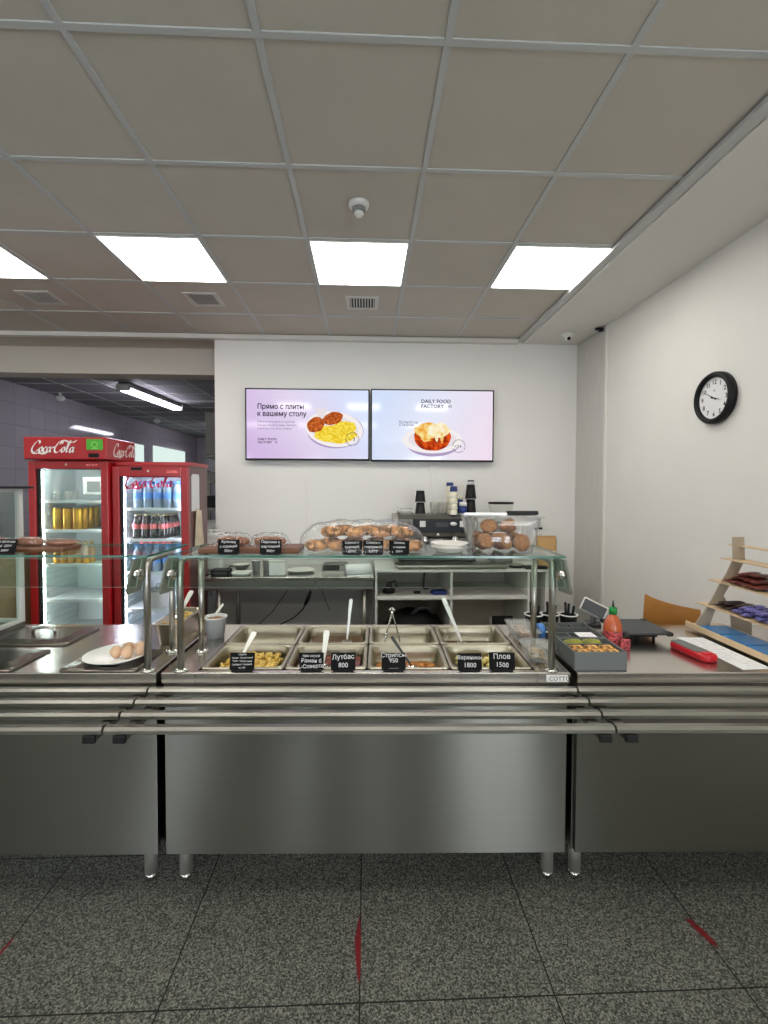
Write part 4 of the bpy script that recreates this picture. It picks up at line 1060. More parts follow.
# ------------------------------------------------------------------ tall glass display on the left counter
t = thing('glass_display_case', 'tall glass display case with silver frame at the left edge', 'display case', CT(-1.93, .34, .888), CA)
w, d = .25, .233
for (x, y) in ((w, d), (-w, d), (w, -d), (-w, -d)): MB().box(x-.012, x+.012, y-.012, y+.012, .02, .66, bev=.002).build('post', M['lamin'], t)
fr = MB()
for y in (-d, d): fr.box(-w+.012, w-.012, y-.012, y+.012, .02, .035).box(-w+.012, w-.012, y-.012, y+.012, .645, .66)
for x in (-w, w): fr.box(x-.012, x+.012, -d+.012, d-.012, .02, .035).box(x-.012, x+.012, -d+.012, d-.012, .645, .66)
fr.build('frame', M['lamin'], t)
MB().box(-w-.02, w+.06, -d-.02, d+.02, .661, .672, bev=.002).build('top_plate', M['black'], t)
MB().box(-w-.012, w+.012, -d-.012, d+.012, 0, .019, bev=.002).build('base', M['ssd'], t)
for x in (-w, w): MB().box(x-.002, x+.002, -d+.013, d-.013, .036, .644).build('glass_side', M['glass'], t)
MB().box(-w+.013, w-.013, d-.002, d+.002, .036, .644).build('glass_back', M['glass'], t)
MB().box(-w+.013, w-.013, -d+.02, d-.02, .43, .436).build('glass_shelf', [M['glass']], t)
# brown cupboard on the floor beyond it
t = thing('wooden_cupboard', 'brown wooden cupboard standing left of the first red fridge', 'cupboard', (-2.70, 3.40, 0))
MB().box(-.27, .23, -.2, .2, .78, 1.09, bev=.004).build('cabinet', M['brownwood'], t)
for x in (-.26, .21): MB().box(x, x+.02, -.2, .2, 0, .78).build('side', M['brownwood'], t)
for z in (.40, .62): MB().box(-.24, .21, -.19, .19, z, z+.02).build('shelf', M['brownwood'], t)
MB().box(-.24, .21, .18, .19, .42, .78).build('back', M['black'], t)

# ------------------------------------------------------------------ red drinks fridges
def script_logo(mb, Mx, H, m=0, thin=.10):
    """flowing two-word cursive lettering drawn as nib strokes; unit height 1 scaled by H"""
    nib = Vector((.052, .035)); thinr = .012
    def cat(P, n=8):
        out = []
        P = [P[0]]+P+[P[-1]]
        for k in range(1, len(P)-2):
            p0, p1, p2, p3 = [Vector(q) for q in P[k-1:k+3]]
            for s in range(n):
                t_ = s/n
                out.append(.5*((2*p1)+(p2-p0)*t_+(2*p0-5*p1+4*p2-p3)*t_*t_+(-p0+3*p1-3*p2+p3)*t_**3))
        out.append(Vector(P[-2])); return out
    big = [(.62, .72), (.66, .86), (.56, .97), (.40, .90), (.20, .62), (.08, .32), (.12, .08), (.28, .02), (.46, .12), (.60, .30)]
    def o_(x): return [(x+.16, .46), (x+.06, .44), (x-.02, .28), (x-.01, .10), (x+.08, .04), (x+.18, .14), (x+.22, .32), (x+.18, .46), (x+.12, .42)]
    def c_(x): return [(x+.22, .40), (x+.16, .47), (x+.05, .40), (x-.01, .22), (x+.02, .06), (x+.12, .03), (x+.26, .16)]
    def a_(x): return [(x+.22, .42), (x+.12, .46), (x+.02, .34), (x-.01, .14), (x+.06, .03), (x+.18, .14), (x+.28, .46), (x+.25, .20), (x+.27, .05), (x+.36, .10)]
    st = [big, [(.10, .06), (.30, -.06), (.70, -.03), (1.0, -.10), (1.28, -.04), (1.10, -.01), (.92, -.04)], o_(.68), c_(1.0), a_(1.28), [(1.68, .44), (1.86, .48)], [(1.68, .40), (1.86, .44)]]
    X2 = 1.80
    st += [[(x+X2, y) for x, y in big], o_(X2+.66), [(X2+1.02, .16), (X2+1.14, .55), (X2+1.26, .90), (X2+1.20, .98), (X2+1.10, .72), (X2+1.02, .30), (X2+1.06, .06), (X2+1.18, .12)], a_(X2+1.30),
           [(X2+.46, .70), (X2+.62, .99), (X2+.90, .97), (X2+1.20, .84), (X2+1.50, .90), (X2+1.72, 1.02), (X2+1.52, .80)]]
    for s in st:
        P = cat(s)
        for p, q in zip(P[:-1], P[1:]):
            d = (q-p)
            if d.length < 1e-5: continue
            nrm = Vector((-d.y, d.x)).normalized()*thinr
            pts = []
            a = nib if nib.dot(nrm) > 0 else -nib
            a = a+nrm
            quad = [p-a, q-a, q+a, p+a]
            mb.add([Mx @ Vector((H*(v.x+.14*v.y), H*v.y, 0)) for v in quad], [(0, 1, 2, 3)], m)
def fridge(name_label, x0, x1, y0, y1, ztop, header, led, shelves, side_mat):
    cx = (x0+x1)/2; W = x1-x0; D = y1-y0
    t = thing('drinks_fridge', name_label, 'fridge', (cx, y0, 0), 0, 'red glass-door drinks fridges')
    zt = ztop-(.165 if header else 0)
    hb = W/2
    c = MB()
    c.box(-hb+.012, -hb+.03, .05, D, .12, zt, m=0).box(hb-.03, hb-.012, .05, D, .12, zt, m=0)
    c.box(-hb+.03, hb-.03, D-.02, D, .12, zt, m=0).box(-hb+.03, hb-.03, .05, D-.02, zt-.03, zt, m=0).box(-hb+.03, hb-.03, .05, D-.02, .12, .30, m=0)
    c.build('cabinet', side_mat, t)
    li = MB(); li.box(-hb+.031, -hb+.036, .055, D-.021, .305, zt-.031).box(hb-.036, hb-.031, .055, D-.021, .305, zt-.031).box(-hb+.037, hb-.037, D-.028, D-.021, .305, zt-.031).box(-hb+.037, hb-.037, .055, D-.03, zt-.038, zt-.0305).box(-hb+.037, hb-.037, .055, D-.03, .3005, .306)
    for s in (-1, 1):
        z = .36
        while z < zt-.15:
            a, b = sorted((s*(hb-.036), s*(hb-.05))); li.box(a, b, .07, D-.04, z, z+.006); z += .045
    li.build('liner', M['fridgein'], t)
    for x in (-.22, .22): MB().cyl((x*W/.57, .1, 0), .025, .12, 14).build('foot', M['black'], t)
    # door: red frame, black gasket, pane
    dz0, dz1 = .16, zt-.006
    f = MB(); bw = .052; bt = .05
    tb = .075 if not header else .055
    f.box(-hb, -hb+bw, 0, .045, dz0, dz1, bev=.006).box(hb-bw, hb, 0, .045, dz0, dz1, bev=.006).box(-hb+bw-.004, hb-bw+.004, 0, .045, dz1-tb, dz1, bev=.006).box(-hb+bw-.004, hb-bw+.004, 0, .045, dz0, dz0+.09, bev=.006)
    dr = f.build('door', M['red'], t)
    g = MB(); e = .012
    for (a, b, zz0, zz1) in ((-hb+bw, -hb+bw+e, dz0+.09, dz1-tb), (hb-bw-.004, hb-bw, dz0+.09, dz1-tb), (-hb+bw+e, hb-bw-.004, dz1-tb-.004, dz1-tb), (-hb+bw+e, hb-bw-.004, dz0+.09, dz0+.1)): g.box(a, b, .012, .04, zz0, zz1)
    g.build('gasket', M['black'], dr)
    MB().box(-hb+bw+e, hb-bw-.005, .02, .024, dz0+.1, dz1-tb-.005).build('glass_pane', M['glass'], dr)
    MB().cyl((-.01, -.002, dz1-tb*.45), .008, .003, 14, axis='Y').build('lock', M['chrome'], dr)
    MB().box(hb-bw-.10, hb-bw-.02, -.0015, -.0002, dz1-tb*.62, dz1-tb*.38).build('badge', M['label_red'], dr)
    s = MB()
    s.box(-hb+.058, -hb+.063, .06, .068, .34, zt-.08); s.box(hb-.058, hb-.053, .056, .064, .34, zt-.08)  # right-hand strip is added, hidden by the door frame, to brighten the inside
    s.box(-hb+.09, hb-.09, .07, .076, zt-.043, zt-.0385)
    s.build('light_strip', led, t)
    for z in shelves:
        sh = MB().box(-hb+.052, hb-.052, .075, D-.035, z-.006, z, bev=.001)
        sh.box(-hb+.052, hb-.052, .066, .0745, z-.016, z+.006, bev=.002)
        sh.build('shelf', M['fridgein'], t)
    if header:
        hh = MB().box(-hb-.015, hb+.008, -.02, D-.13, zt+.004, ztop, bev=.008).build('header', M['red'], t)
        lt = MB(); script_logo(lt, face_front(-hb+.035, -.0206, zt+.052), .088); script_logo(lt, Matrix.Translation((hb+.0086, .06, zt+.04)) @ Matrix.Rotation(PI/2, 4, 'Z') @ Matrix.Rotation(PI/2, 4, 'X'), .096)
        lt.build('logo_lettering', M['white'], hh)
        st = MB().box(hb-.135, hb-.02, -.0225, -.0205, ztop-.092, ztop-.014, bev=.0005).build('green_sticker', M['green'], hh)
        q = MB(); ring(q, hb-.078, ztop-.053, .018, .022, -.0229, 0, 24); q.box(hb-.10, hb-.055, -.0231, -.0226, ztop-.083, ztop-.079); q.build('sticker_print', mat('sticker_light', (150, 210, 110), .5), st)
        MB().box(hb-.122, hb-.048, -.0235, -.0205, zt+.02, zt+.05, bev=.001).build('display', M['blackgloss'], hh)
    else:
        MB().box(-hb+.0, hb, .048, D, zt+.0005, zt+.03, bev=.004).build('top_cover', M['red'], t)
        MB().box(-hb+.14, -hb+.22, -.004, -.0005, zt-.034, zt-.012, bev=.001).build('display', M['blackgloss'], t)
    return t
F1X0, F1X1, F1Y = -2.430, -1.868, 3.46
F1S = (1.455, 1.238, .985, .72, .46)
f1 = fridge('red cola fridge with lettered header and green sticker, left of the pair', F1X0, F1X1, F1Y, 3.98, 1.915, True, M['led'], F1S, M['red'])
ev = MB().box(-.02, .215, .20, .47, 1.50, 1.635, bev=.01).build('evaporator', M['white'], f1)
g = MB().box(.02, .115, .195, .2, 1.52, 1.60).box(.125, .205, .195, .2, 1.52, 1.60); g.build('grille', M['midgrey'], ev)
MB().box(.10, .21, .03, .032, 1.655, 1.69).build('paper_notice', M['paper'], f1)
F2X0, F2X1, F2Y = -1.862, -1.312, 3.50
F2S = (1.398, 1.165, .915, .635, .42)
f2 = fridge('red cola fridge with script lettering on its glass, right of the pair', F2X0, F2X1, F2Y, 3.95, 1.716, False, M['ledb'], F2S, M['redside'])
q = MB(); script_logo(q, face_front(-.200, .0192, 1.555), .102); q.build('glass_lettering', mat('glass_logo_red', (196, 24, 60), .4), f2)

# contents of the first fridge
def rows(proto, pts, labels, group):
    for p, l in zip(pts, labels): dup(proto, p, 0, l, group)
G = 'gold drink cans in the first fridge'
can = thing('drink_can', 'x', 'can', (0, 0, 0), 0, G)
MB().lathe([(.028, 0), (.033, .006), (.033, .150), (.028, .160), (.0001, .159)], n=24).build('can_body', M['gold'], can)
MB().lathe([(.028, .160), (.0295, .1635), (.0265, .1645), (.0001, .161)], n=24).build('lid', M['ssl'], can)
cc = (F1X0+F1X1)/2; first = True
for r in range(4):
    for c in range(3):
        if r > 1 and c < 2: continue
        p = (cc-.155+c*.073, F1Y+.125+r*.075, F1S[1]+.001)
        L = 'tall gold can on the second shelf, %s column, %s row back' % (('left', 'middle', 'right')[c], ORD[r])
        if first: can.location = p; can['label'] = L; first = False
        else: dup(can, p, 0, L, G)
c2 = None
for k in range(2):
    L = 'dark green can in the first fridge, %s of two at the right' % ('lower', 'upper')[k]
    p = (cc+.19, F1Y+.13, F1S[1]+.001+.08*k)
    if c2 is None:
        c2 = thing('drink_can', L, 'can', p, 0, 'stacked dark cans in the first fridge')
        MB().lathe([(.022, 0), (.028, .005), (.028, .068), (.022, .076), (.0001, .076)], n=20).build('can_body', mat('dark_green_can', (24, 34, 26), .3, .3, var=.9, vscale=30), c2)
        MB().lathe([(.022, .0762), (.023, .0785), (.0001, .0785)], n=20).build('lid', M['ssl'], c2)
    else: dup(c2, p, 0, L)
G = 'juice bottles on the third shelf of the first fridge'; jb = None
for r in range(2):
    for c in range(5):
        L = 'small orange juice bottle, %s from the left in the %s row' % (ORD[c], ('front', 'back')[r])
        p = (cc-.165+c*.054, F1Y+.12+r*.07, F1S[2]+.001)
        if jb is None:
            jb = thing('juice_bottle', L, 'bottle', p, 0, G)
            MB().lathe([(.020, 0), (.0235, .006), (.0235, .09), (.016, .12), (.011, .135), (.011, .15)], n=18).build('body', M['orange'], jb)
            MB().lathe([(.0135, .142), (.0135, .162), (.0001, .162)], n=16).build('cap', M['capgold'], jb)
        else: dup(jb, p, 0, L)
G = 'clear cups on the top shelf of the first fridge'; gc = None
for c in range(3):
    L = 'clear plastic cup on the top shelf of the first fridge, %s from the left' % ORD[c]
    p = (cc-.17+c*.062, F1Y+.14+(c % 2)*.03, F1S[0]+.001)
    if gc is None:
        gc = MB().lathe([(.020, 0), (.026, .07), (.027, .071), (.0245, .071), (.0188, .003), (.0001, .003)], n=20).build('plastic_cup', M['milky'], None, p); tag(gc, L, 'cup', G)
    else: dup(gc, p, 0, L)
t = thing('green_bottle', 'small green bottle at the right of the third fridge shelf', 'bottle', (cc+.195, F1Y+.12, F1S[2]+.001))
MB().lathe([(.018, 0), (.02, .005), (.02, .06), (.01, .085), (.01, .10)], n=16).build('body', M['greencap'], t)
MB().lathe([(.012, .095), (.012, .112), (.0001, .112)], n=14).build('cap', M['white'], t)
# contents of the second fridge
cc = (F2X0+F2X1)/2
G = 'water bottles on the top shelf of the second fridge'
wb = thing('water_bottle', 'x', 'bottle', (0, 0, 0), 0, G)
MB().lathe([(.030, 0), (.033, .006), (.032, .05), (.033, .06), (.033, .13), (.031, .145), (.016, .178), (.0135, .182), (.0135, .192)], n=22).build('body', M['water'], wb)
MB().lathe([(.0332, .07), (.0335, .072), (.0335, .118), (.0332, .12)], n=22, close=False).build('label_band', M['bluecap'], wb)
MB().lathe([(.0155, .186), (.0155, .206), (.0001, .206)], n=16).build('cap', M['bluecap'], wb)
first = True
for r in range(3):
    for c in range(5):
        if r == 2 and c < 3: continue
        p = (cc-.145+c*.074, F2Y+.125+r*.078, F2S[0]+.001)
        L = 'blue water bottle on the top shelf, %s column, %s row back' % (ORD[c], ORD[r])
        if first: wb.location = p; wb['label'] = L; first = False
        else: dup(wb, p, 0, L)
first = True
for r in range(2):
    for c in range(5):
        p = (cc-.155+c*.074, F2Y+.125+r*.078, F2S[2]+.001)
        dup(wb, p, 0, 'blue water bottle on the third shelf, %s from left, %s row' % (ORD[c], ('front', 'back')[r]), 'water bottles on the third shelf of the second fridge')
G = 'cola bottles in the second fridge'
cb_ = thing('cola_bottle', 'x', 'bottle', (0, 0, 0), 0, G)
MB().lathe([(.025, 0), (.028, .006), (.029, .04), (.0265, .06), (.028, .09), (.0285, .11), (.022, .135), (.0125, .165), (.0115, .178)], n=22).build('body', M['cola'], cb_)
MB().lathe([(.0275, .075), (.0290, .085), (.0292, .108), (.0282, .114)], n=22, close=False).build('label_band', M['label_red'], cb_)
MB().lathe([(.0135, .172), (.0138, .186), (.0001, .188)], n=16).build('cap', M['capgold'], cb_)
first = True
for r in range(5):
    for c in range(4):
        if r > 1 and c < 3: continue
        p = (cc-.16+c*.066, F2Y+.12+r*.064, F2S[1]+.001)
        L = 'dark cola bottle with red label, %s column from left, %s row back' % (ORD[c], ORD[r])
        if first: cb_.location = p; cb_['label'] = L; first = False
        else: dup(cb_, p, 0, L)
# flat red packs hang-stacked under the cola shelf front
o = MB().box(-.13, .11, -.05, .05, 0, .024, bev=.006).build('red_pack', M['label_red'], None, (cc-.01, F2Y+.165, F2S[2]+.211), 0)
tag(o, 'flat red pack lying on the third-shelf water bottles', 'pack')
t = thing('cooking_pot', 'small steel cooking pot on a low shelf of the second fridge', 'pot', (cc-.02, F2Y+.17, F2S[3]+.001))
MB().lathe([(.078, 0), (.088, .008), (.088, .125), (.091, .128), (.085, .128), (.084, .01), (.0001, .008)], n=32).build('body', M['brightsteel'], t)
MB().lathe([(.091, .1285), (.08, .14), (.03, .148), (.0001, .149)], n=32).build('lid', M['chrome'], t)
MB().tube([(-.02, 0, .148), (-.016, 0, .168), (0, 0, .174), (.016, 0, .168), (.02, 0, .148)], .004, 8).build('knob', M['chrome'], t)
# on the side of the second fridge
sx = F2X1-.012
o = MB().box(0, .0015, 3.60, 3.765, 1.375, 1.648).box(.0015, .003, 3.615, 3.75, 1.64, 1.66).build('paper_notice', M['paper'], None, (sx+.0005, 0, 0)); tag(o, 'white paper notice on the right side of the second fridge', 'notice')
m = MB().sheet(lambda a, b: Vector((.010+.028*math.sin(a*PI)+.004*math.sin(a*21), 3.70+(a-.5)*(.05+.13*b)+.03*b, 1.38-.275*b)), 20, 10)
m.sheet(lambda a, b: Vector((.006+.0*a, 3.70+(a-.5)*(.05+.13*b)+.03*b, 1.38-.275*b)), 20, 10)
t = thing('hanging_cloth', 'cream cloth hanging below the notice on the fridge side', 'cloth', (sx, 0, 0))
m.build('cloth', M['fabric'], t)
MB().cyl((.0005, 3.70, 1.385), .008, .02, 12, axis='X').build('hook', M['chrome'], t)

# ------------------------------------------------------------------ steel table at the back wall and what is on it
TZ = .83
t = thing('steel_table', 'long steel table along the back wall beside the fridges', 'table', (0, 0, 0))
MB().box(-1.303, .066, 3.80, 4.455, TZ-.03, TZ, bev=.003).box(-1.415, -1.3035, 3.965, 4.455, TZ-.03, TZ).build('table_top', M['sstop'], t)
ap = MB().box(-1.30, -.42, 3.805, 3.825, TZ-.105, TZ-.031).box(-.40, .055, 3.805, 3.825, TZ-.105, TZ-.031)
ap.build('apron', M['ssl'], t)
for x in (-1.20, -.01):
    for y in (3.85, 4.42): MB().cyl((x, y, 0), .02, TZ-.031, 16).build('leg', M['ssl'], t)
MB().box(-1.19, -.02, 3.86, 4.42, .18, .20).build('lower_shelf', M['ssd'], t)
def at(z, x, y): return (x, y, z)
# black gadget
t = thing('label_printer', 'small black gadget at the left end of the steel table', 'printer', (-1.20, 3.92, TZ+.0005))
MB().box(-.075, .075, -.06, .06, 0, .05, bev=.01).build('body', M['black'], t)
MB().box(-.05, .06, -.065, -.058, .012, .035, bev=.002).build('front_slot', M['darkgrey'], t)
MB().tube([(.05, 0, .05), (.08, -.01, .075), (.11, -.02, .07)], .006, 8).build('lever', M['darkgrey'], t)
t = thing('canister', 'white plastic canister behind the pastry board at the left', 'canister', (-1.335, 4.15, TZ+.0005))
MB().box(-.085, .085, -.06, .06, 0, .33, bev=.02).build('body', M['white'], t)
MB().cyl((-.03, 0, .328), .022, .03, 18).build('cap', M['white'], t)
MB().tube([(.0, 0, .326), (.01, 0, .352), (.06, 0, .352), (.07, 0, .326)], .009, 8).build('handle', M['white'], t)
o = MB().loops([rrect(.12, .10, .012, 0), rrect(.15, .12, .012, .028), rrect(.145, .115, .012, .028), rrect(.115, .095, .012, .004)], capstart=True).build('white_tray', M['white'], None, (-1.03, 3.91, TZ+.0005)); tag(o, 'small white tray near the left end of the steel table', 'tray')
o = MB().lathe([(.04, 0), (.07, .055), (.072, .055), (.066, .052), (.038, .005), (.0001, .005)], n=28).build('bowl', M['ceramic'], None, (-1.09, 4.13, TZ+.0005)); tag(o, 'white bowl behind the small tray on the steel table', 'bowl')
cp = None
for k, (x, y, h, L) in enumerate(((-.955, 4.10, .085, 'white paper cup on the steel table, left of two'), (-.87, 4.14, .10, 'white paper cup on the steel table, right of two'))):
    if cp is None:
        cp = MB().lathe([(.028, 0), (.038, .09), (.0395, .09), (.0395, .094), (.036, .094), (.027, .004), (.0001, .004)], n=24).build('paper_cup', M['white'], None, (x, y, TZ+.0005)); tag(cp, L, 'cup', 'white paper cups on the steel table')
    else: dup(cp, (x, y, TZ+.0005), 0, L)
t = thing('white_tub', 'square white tub in the middle of the steel table', 'tub', (-.728, 3.90, TZ+.0005))
MB().box(-.068, .068, -.05, .05, 0, .115, bev=.008).build('body', M['white'], t)
MB().box(-.071, .071, -.053, .053, .116, .126, bev=.003).build('lid', M['lamin'], t)
o = MB().lathe([(.0001, .004), (.075, .004), (.078, 0), (.085, 0), (.088, .006), (.12, .018), (.122, .02), (.118, .021), (.085, .010), (.0001, .008)], n=44).build('plate', M['ceramic'], None, (-.56, 4.06, TZ+.0005)); tag(o, 'white plate lying on the steel table beside the scale', 'plate')
t = thing('kitchen_scale', 'grey kitchen scale with dark front panel on the steel table', 'scale', (-.265, 4.10, TZ+.0005))
MB().prism([(-.12, 0), (.11, 0), (.11, .055), (-.06, .055), (-.12, .02)], -.11, .11, 'X').build('base', M['ssl'], t)
MB().box(-.10, .10, -.06, .10, .0555, .063, bev=.003).build('platform', M['ssd'], t)
Mx = Matrix.Translation((0, -.09, .0385)) @ Matrix.Rotation(.53, 4, 'X')
MB().box(-.10, .04, -.03, .03, 0, .004, M=Mx).build('display', M['black'], t)
MB().box(.05, .10, -.03, .03, 0, .004, M=Mx).build('keypad', M['midgrey'], t)
t = thing('paper_roll', 'white paper roll lying on the steel table near the cubby unit', 'paper roll', (-.065, 3.91, TZ+.0455), .22)
MB().lathe([(.016, -.105), (.045, -.105), (.045, .105), (.016, .105), (.016, -.105)], n=28, axis='X', close=False).build('roll', M['paper'], t)
MB().sheet(lambda a, b: Vector(((a-.5)*.20, -.02-.09*b, -.0448+.002*math.sin(b*6))), 2, 8).build('loose_end', M['paper'], t)
# cables below
for nm, L, pts, r, mm in (('power_cable', 'black power cable with a thick adapter below the steel table', [(-.455, 3.86, .70), (-.48, 3.86, .63), (-.52, 3.87, .55), (-.60, 3.90, .47), (-.72, 3.95, .40)], .006, 'black'),):
    t = thing(nm, L, 'cable', (0, 0, 0))
    MB().tube(pts, r, 8).build('cord', M[mm], t)
    MB().tube([pts[0], pts[1], ((pts[1][0]+pts[2][0])/2, pts[1][1], (pts[1][2]+pts[2][2])/2)], [.010, .017, .012], 10).build('adapter', M['blackgloss'], t)
    MB().tube([pts[0], (-.45, 3.86, .79)], .005, 8).build('lead', M[mm], t)
o = MB().tube([(-.60, 3.88, .79), (-.68, 3.9, .66), (-.78, 3.93, .52), (-.90, 3.97, .40)], .004, 6).build('grey_cable', M['darkgrey']); tag(o, 'thin grey cable hanging below the table, left of the adapter', 'cable')
o = MB().tube([(-.46, 4.3, .79), (-.40, 4.3, .6), (-.33, 4.3, .42)], .003, 6).build('thin_cable', M['darkgrey']); tag(o, 'very thin cable below the table, right of the adapter', 'cable')

# ------------------------------------------------------------------ white cubby unit
UX0, UX1, UY, UZ = .078, 1.62, 3.80, .885
t = thing('cubby_unit', 'white open cubby unit under the coffee machine', 'shelf unit', (0, 0, 0))
MB().box(UX0, UX1, UY, 4.455, UZ-.018, UZ, bev=.001).build('top', M['lamin'], t)
for x in (UX0, .70, 1.345): MB().box(x, x+.018, UY+.001, 4.44, .06, UZ-.0185).build('panel', M['lamin'], t)
for a, b in ((UX0+.0185, .6995), (.7185, 1.3445)): MB().box(a, b, UY+.002, 4.44, .640, .660).build('shelf', M['lamin'], t); MB().box(a, b, UY+.002, 4.44, .06, .078).build('bottom', M['lamin'], t)
MB().box(UX0, UX1-.25, 4.441, 4.449, .06, UZ-.02).build('back', M['beam'], t)
MB().box(1.50, UX1-.02, UY+.02, 4.46, 0, UZ-.0185, bev=.002).build('end_block', M['lamin'], t)
def blob(name, L, cat, c, r, mm, seed):
    random.seed(seed)
    o = MB().ball((0, 0, 0), r, 18, jit=.06).build(name, M[mm], None, c); tag(o, L, cat); return o
# bag in the lower cubby and small things above
t = thing('black_bag', 'black soft bag lying in the lower left cubby', 'bag', (.42, 4.06, .0785))
MB().sheet(lambda a, b: Vector((.26*math.cos(a*2*PI)*math.sin(.02+b*PI*.98)**.6, .17*math.sin(a*2*PI)*math.sin(.02+b*PI*.98)**.6, .21*(1-math.cos(b*PI))+.012*math.sin(a*25)*math.sin(b*PI))), 30, 14).build('body', M['black'], t)
MB().tube([(-.02, -.10, .40), (.03, -.12, .455), (.1, -.12, .465), (.16, -.1, .41)], .018, 10).build('handle', M['darkgrey'], t)
o = MB().box(-.04, .04, -.03, .03, 0, .004).box(-.035, .035, -.028, .028, .004, .03, bev=.004).build('paper_packet', M['paper'], None, (.44, 3.87, .0785), .2); tag(o, 'small white packet in the lower left cubby before the bag', 'packet')
t = thing('kettle_base', 'small black gadget in the upper left cubby', 'gadget', (.20, 3.98, .6605))
MB().lathe([(.055, 0), (.055, .03), (.03, .05), (.02, .09), (.0001, .1)], n=22).build('body', M['black'], t)
MB().tube([(.0, 0, .08), (.05, 0, .10), (.07, 0, .05)], .012, 10).build('arm', M['black'], t)
o = MB().box(-.03, .03, -.02, .02, 0, .018, bev=.005).build('black_case', M['black'], None, (.44, 3.95, .6605)); tag(o, 'tiny black case in the middle of the upper left cubby', 'case')
o = MB().tube([(.50, 3.93, .852), (.495, 3.95, .78), (.50, 4.0, .70), (.52, 4.06, .674), (.56, 4.1, .672)], .010, 8).build('hanging_cable', M['black']); tag(o, 'thick black cable hanging inside the upper left cubby', 'cable')
o = MB().box(-.06, .06, -.045, .045, 0, .03, bev=.006).build('dark_packet', M['navy'], None, (.62, 3.92, .6605), .1); tag(o, 'dark blue packet at the right of the upper left cubby', 'packet')
t = thing('card_terminal', 'black terminal in the lower right cubby', 'terminal', (1.17, 3.95, .0785))
MB().box(-.09, .09, -.06, .06, 0, .36, bev=.006).build('body', M['lamin'], t)
MB().box(-.10, .08, -.075, -.061, .30, .40, bev=.003).build('screen', M['black'], t)
# on top of the unit: tray, puck scale, black box
t = thing('steel_tray', 'wide steel drip tray in front of the coffee machine', 'tray', (.72, 3.905, UZ+.0005))
m = MB().loops([rrect(.90, .15, .01, 0), rrect(.96, .19, .012, .035), rrect(.95, .18, .012, .035), rrect(.89, .14, .01, .004)], capstart=True); m.build('body', M['ssl'], t)
t = thing('round_scale', 'round black scale on the white unit behind the muffin box', 'scale', (1.21, 4.05-.14, UZ+.0005))
t.location = (1.285, 3.93, UZ+.0005)
MB().lathe([(.062, 0), (.066, .012), (.062, .02), (.0001, .02)], n=32).build('base', M['black'], t)
MB().lathe([(.058, .0205), (.058, .026), (.0001, .026)], n=32).build('platform', M['ssl'], t)
o = MB().box(-.09, .09, -.04, .04, 0, .026, bev=.004).build('black_tray', M['black'], None, (1.425, 3.85, UZ+.0005)); tag(o, 'flat black tray on the right end of the white unit', 'tray')

# ------------------------------------------------------------------ coffee machine
EX, EY = .63, 4.20
t = thing('coffee_machine', 'silver two-group coffee machine with black front panel', 'coffee machine', (EX, EY, UZ+.0005))
EW = .38
side = [(-.17, .06), (-.17, .20), (-.12, .235), (-.12, .40), (-.08, .438), (.24, .438), (.24, .06)]
m = MB()
m.prism([(y, z) for y, z in [(-.02, .06), (-.02, .22), (-.13, .25), (-.155, .30), (-.15, .40), (-.11, .436), (.24, .436), (.24, .06)]], -EW+.03, EW-.03, 'X')
m.build('body', M['ssd'], t)
for s in (-1, 1):
    m = MB().prism([(-.10, .05), (-.12, .22), (-.165, .27), (-.17, .38), (-.13, .430), (.0, .438), (.24, .436), (.24, .05)], s*EW-.0 if s < 0 else EW-.029, -EW+.029 if s < 0 else EW, 'X')
    m.build('side_panel', M['ssl'], t)
MB().box(-.22, .255, -.163, -.151, .285, .405, bev=.004).build('control_panel', M['blackgloss'], t)
MB().box(-.02, .09, -.166, -.1635, .335, .375, bev=.001).build('display', M['darkgrey'], t)
for x in (-.135, .215): MB().box(x-.025, x+.025, -.167, -.1635, .335, .388, bev=.002).build('button_pad', M['lamin'], t)
b = MB(); b.lathe([(.030, 0), (.030, .004), (.0001, .004)], (.135, -.1635, .362), 24, axis='Y', sx=1, sy=.55); b.build('badge', M['white'], t)
for x in (-.28, ):
    k = MB().lathe([(.045, 0), (.048, .012), (.044, .02), (.025, .022), (.022, .035), (.0001, .036)], (x, -.155, .345), 28, axis='Y').build('steam_knob', M['ssd'], t)
    MB().cyl((x, -.192, .345), .016, .006, 16, axis='Y').build('knob_cap', M['black'], k)
for x in (-.11, .16):
    g = MB().lathe([(.042, .175), (.042, .21), (.036, .235), (.036, .28)], (x, -.085, 0), 24).build('group_head', M['chrome'], t)
    MB().lathe([(.038, .14), (.042, .15), (.042, .174)], (x, -.085, 0), 24).build('filter_basket', M['ssl'], g)
    MB().tube([(x, -.125, .158), (x, -.18, .15), (x, -.235, .14)], [.011, .014, .016], 12).build('filter_handle', M['black'], g)
MB().box(-.06, .06, -.075, -.021, .16, .22, bev=.004).build('spout_block', M['lamin'], t)
MB().box(-EW+.04, EW-.04, -.15, -.03, .03, .058, bev=.004).build('drip_tray', M['black'], t)
MB().box(-.30, .30, -.019, -.0185, .065, .218).build('splash_back', M['blackgloss'], t)
for x in (-.30, .30):
    for y in (-.08, .2): MB().cyl((x, y, 0), .022, .06, 14).build('foot', M['black'], t)
r = MB()
for z in (.462, .49): r.tube([(-.33, .2, z), (-.33, -.09, z), (-.22, -.09, z)], .0035, 8)
for p in ((-.33, -.09), (-.33, .2), (-.22, -.09), (-.33, .05)): r.tube([(p[0], p[1], .436), (p[0], p[1], .492)], .004, 8)
r.build('cup_rail', M['chrome'], t)
MB().ball((.0, -.17, .27), .012, 12).build('lamp_knob', M['white'], t)
EZ = UZ+.0005+.4390
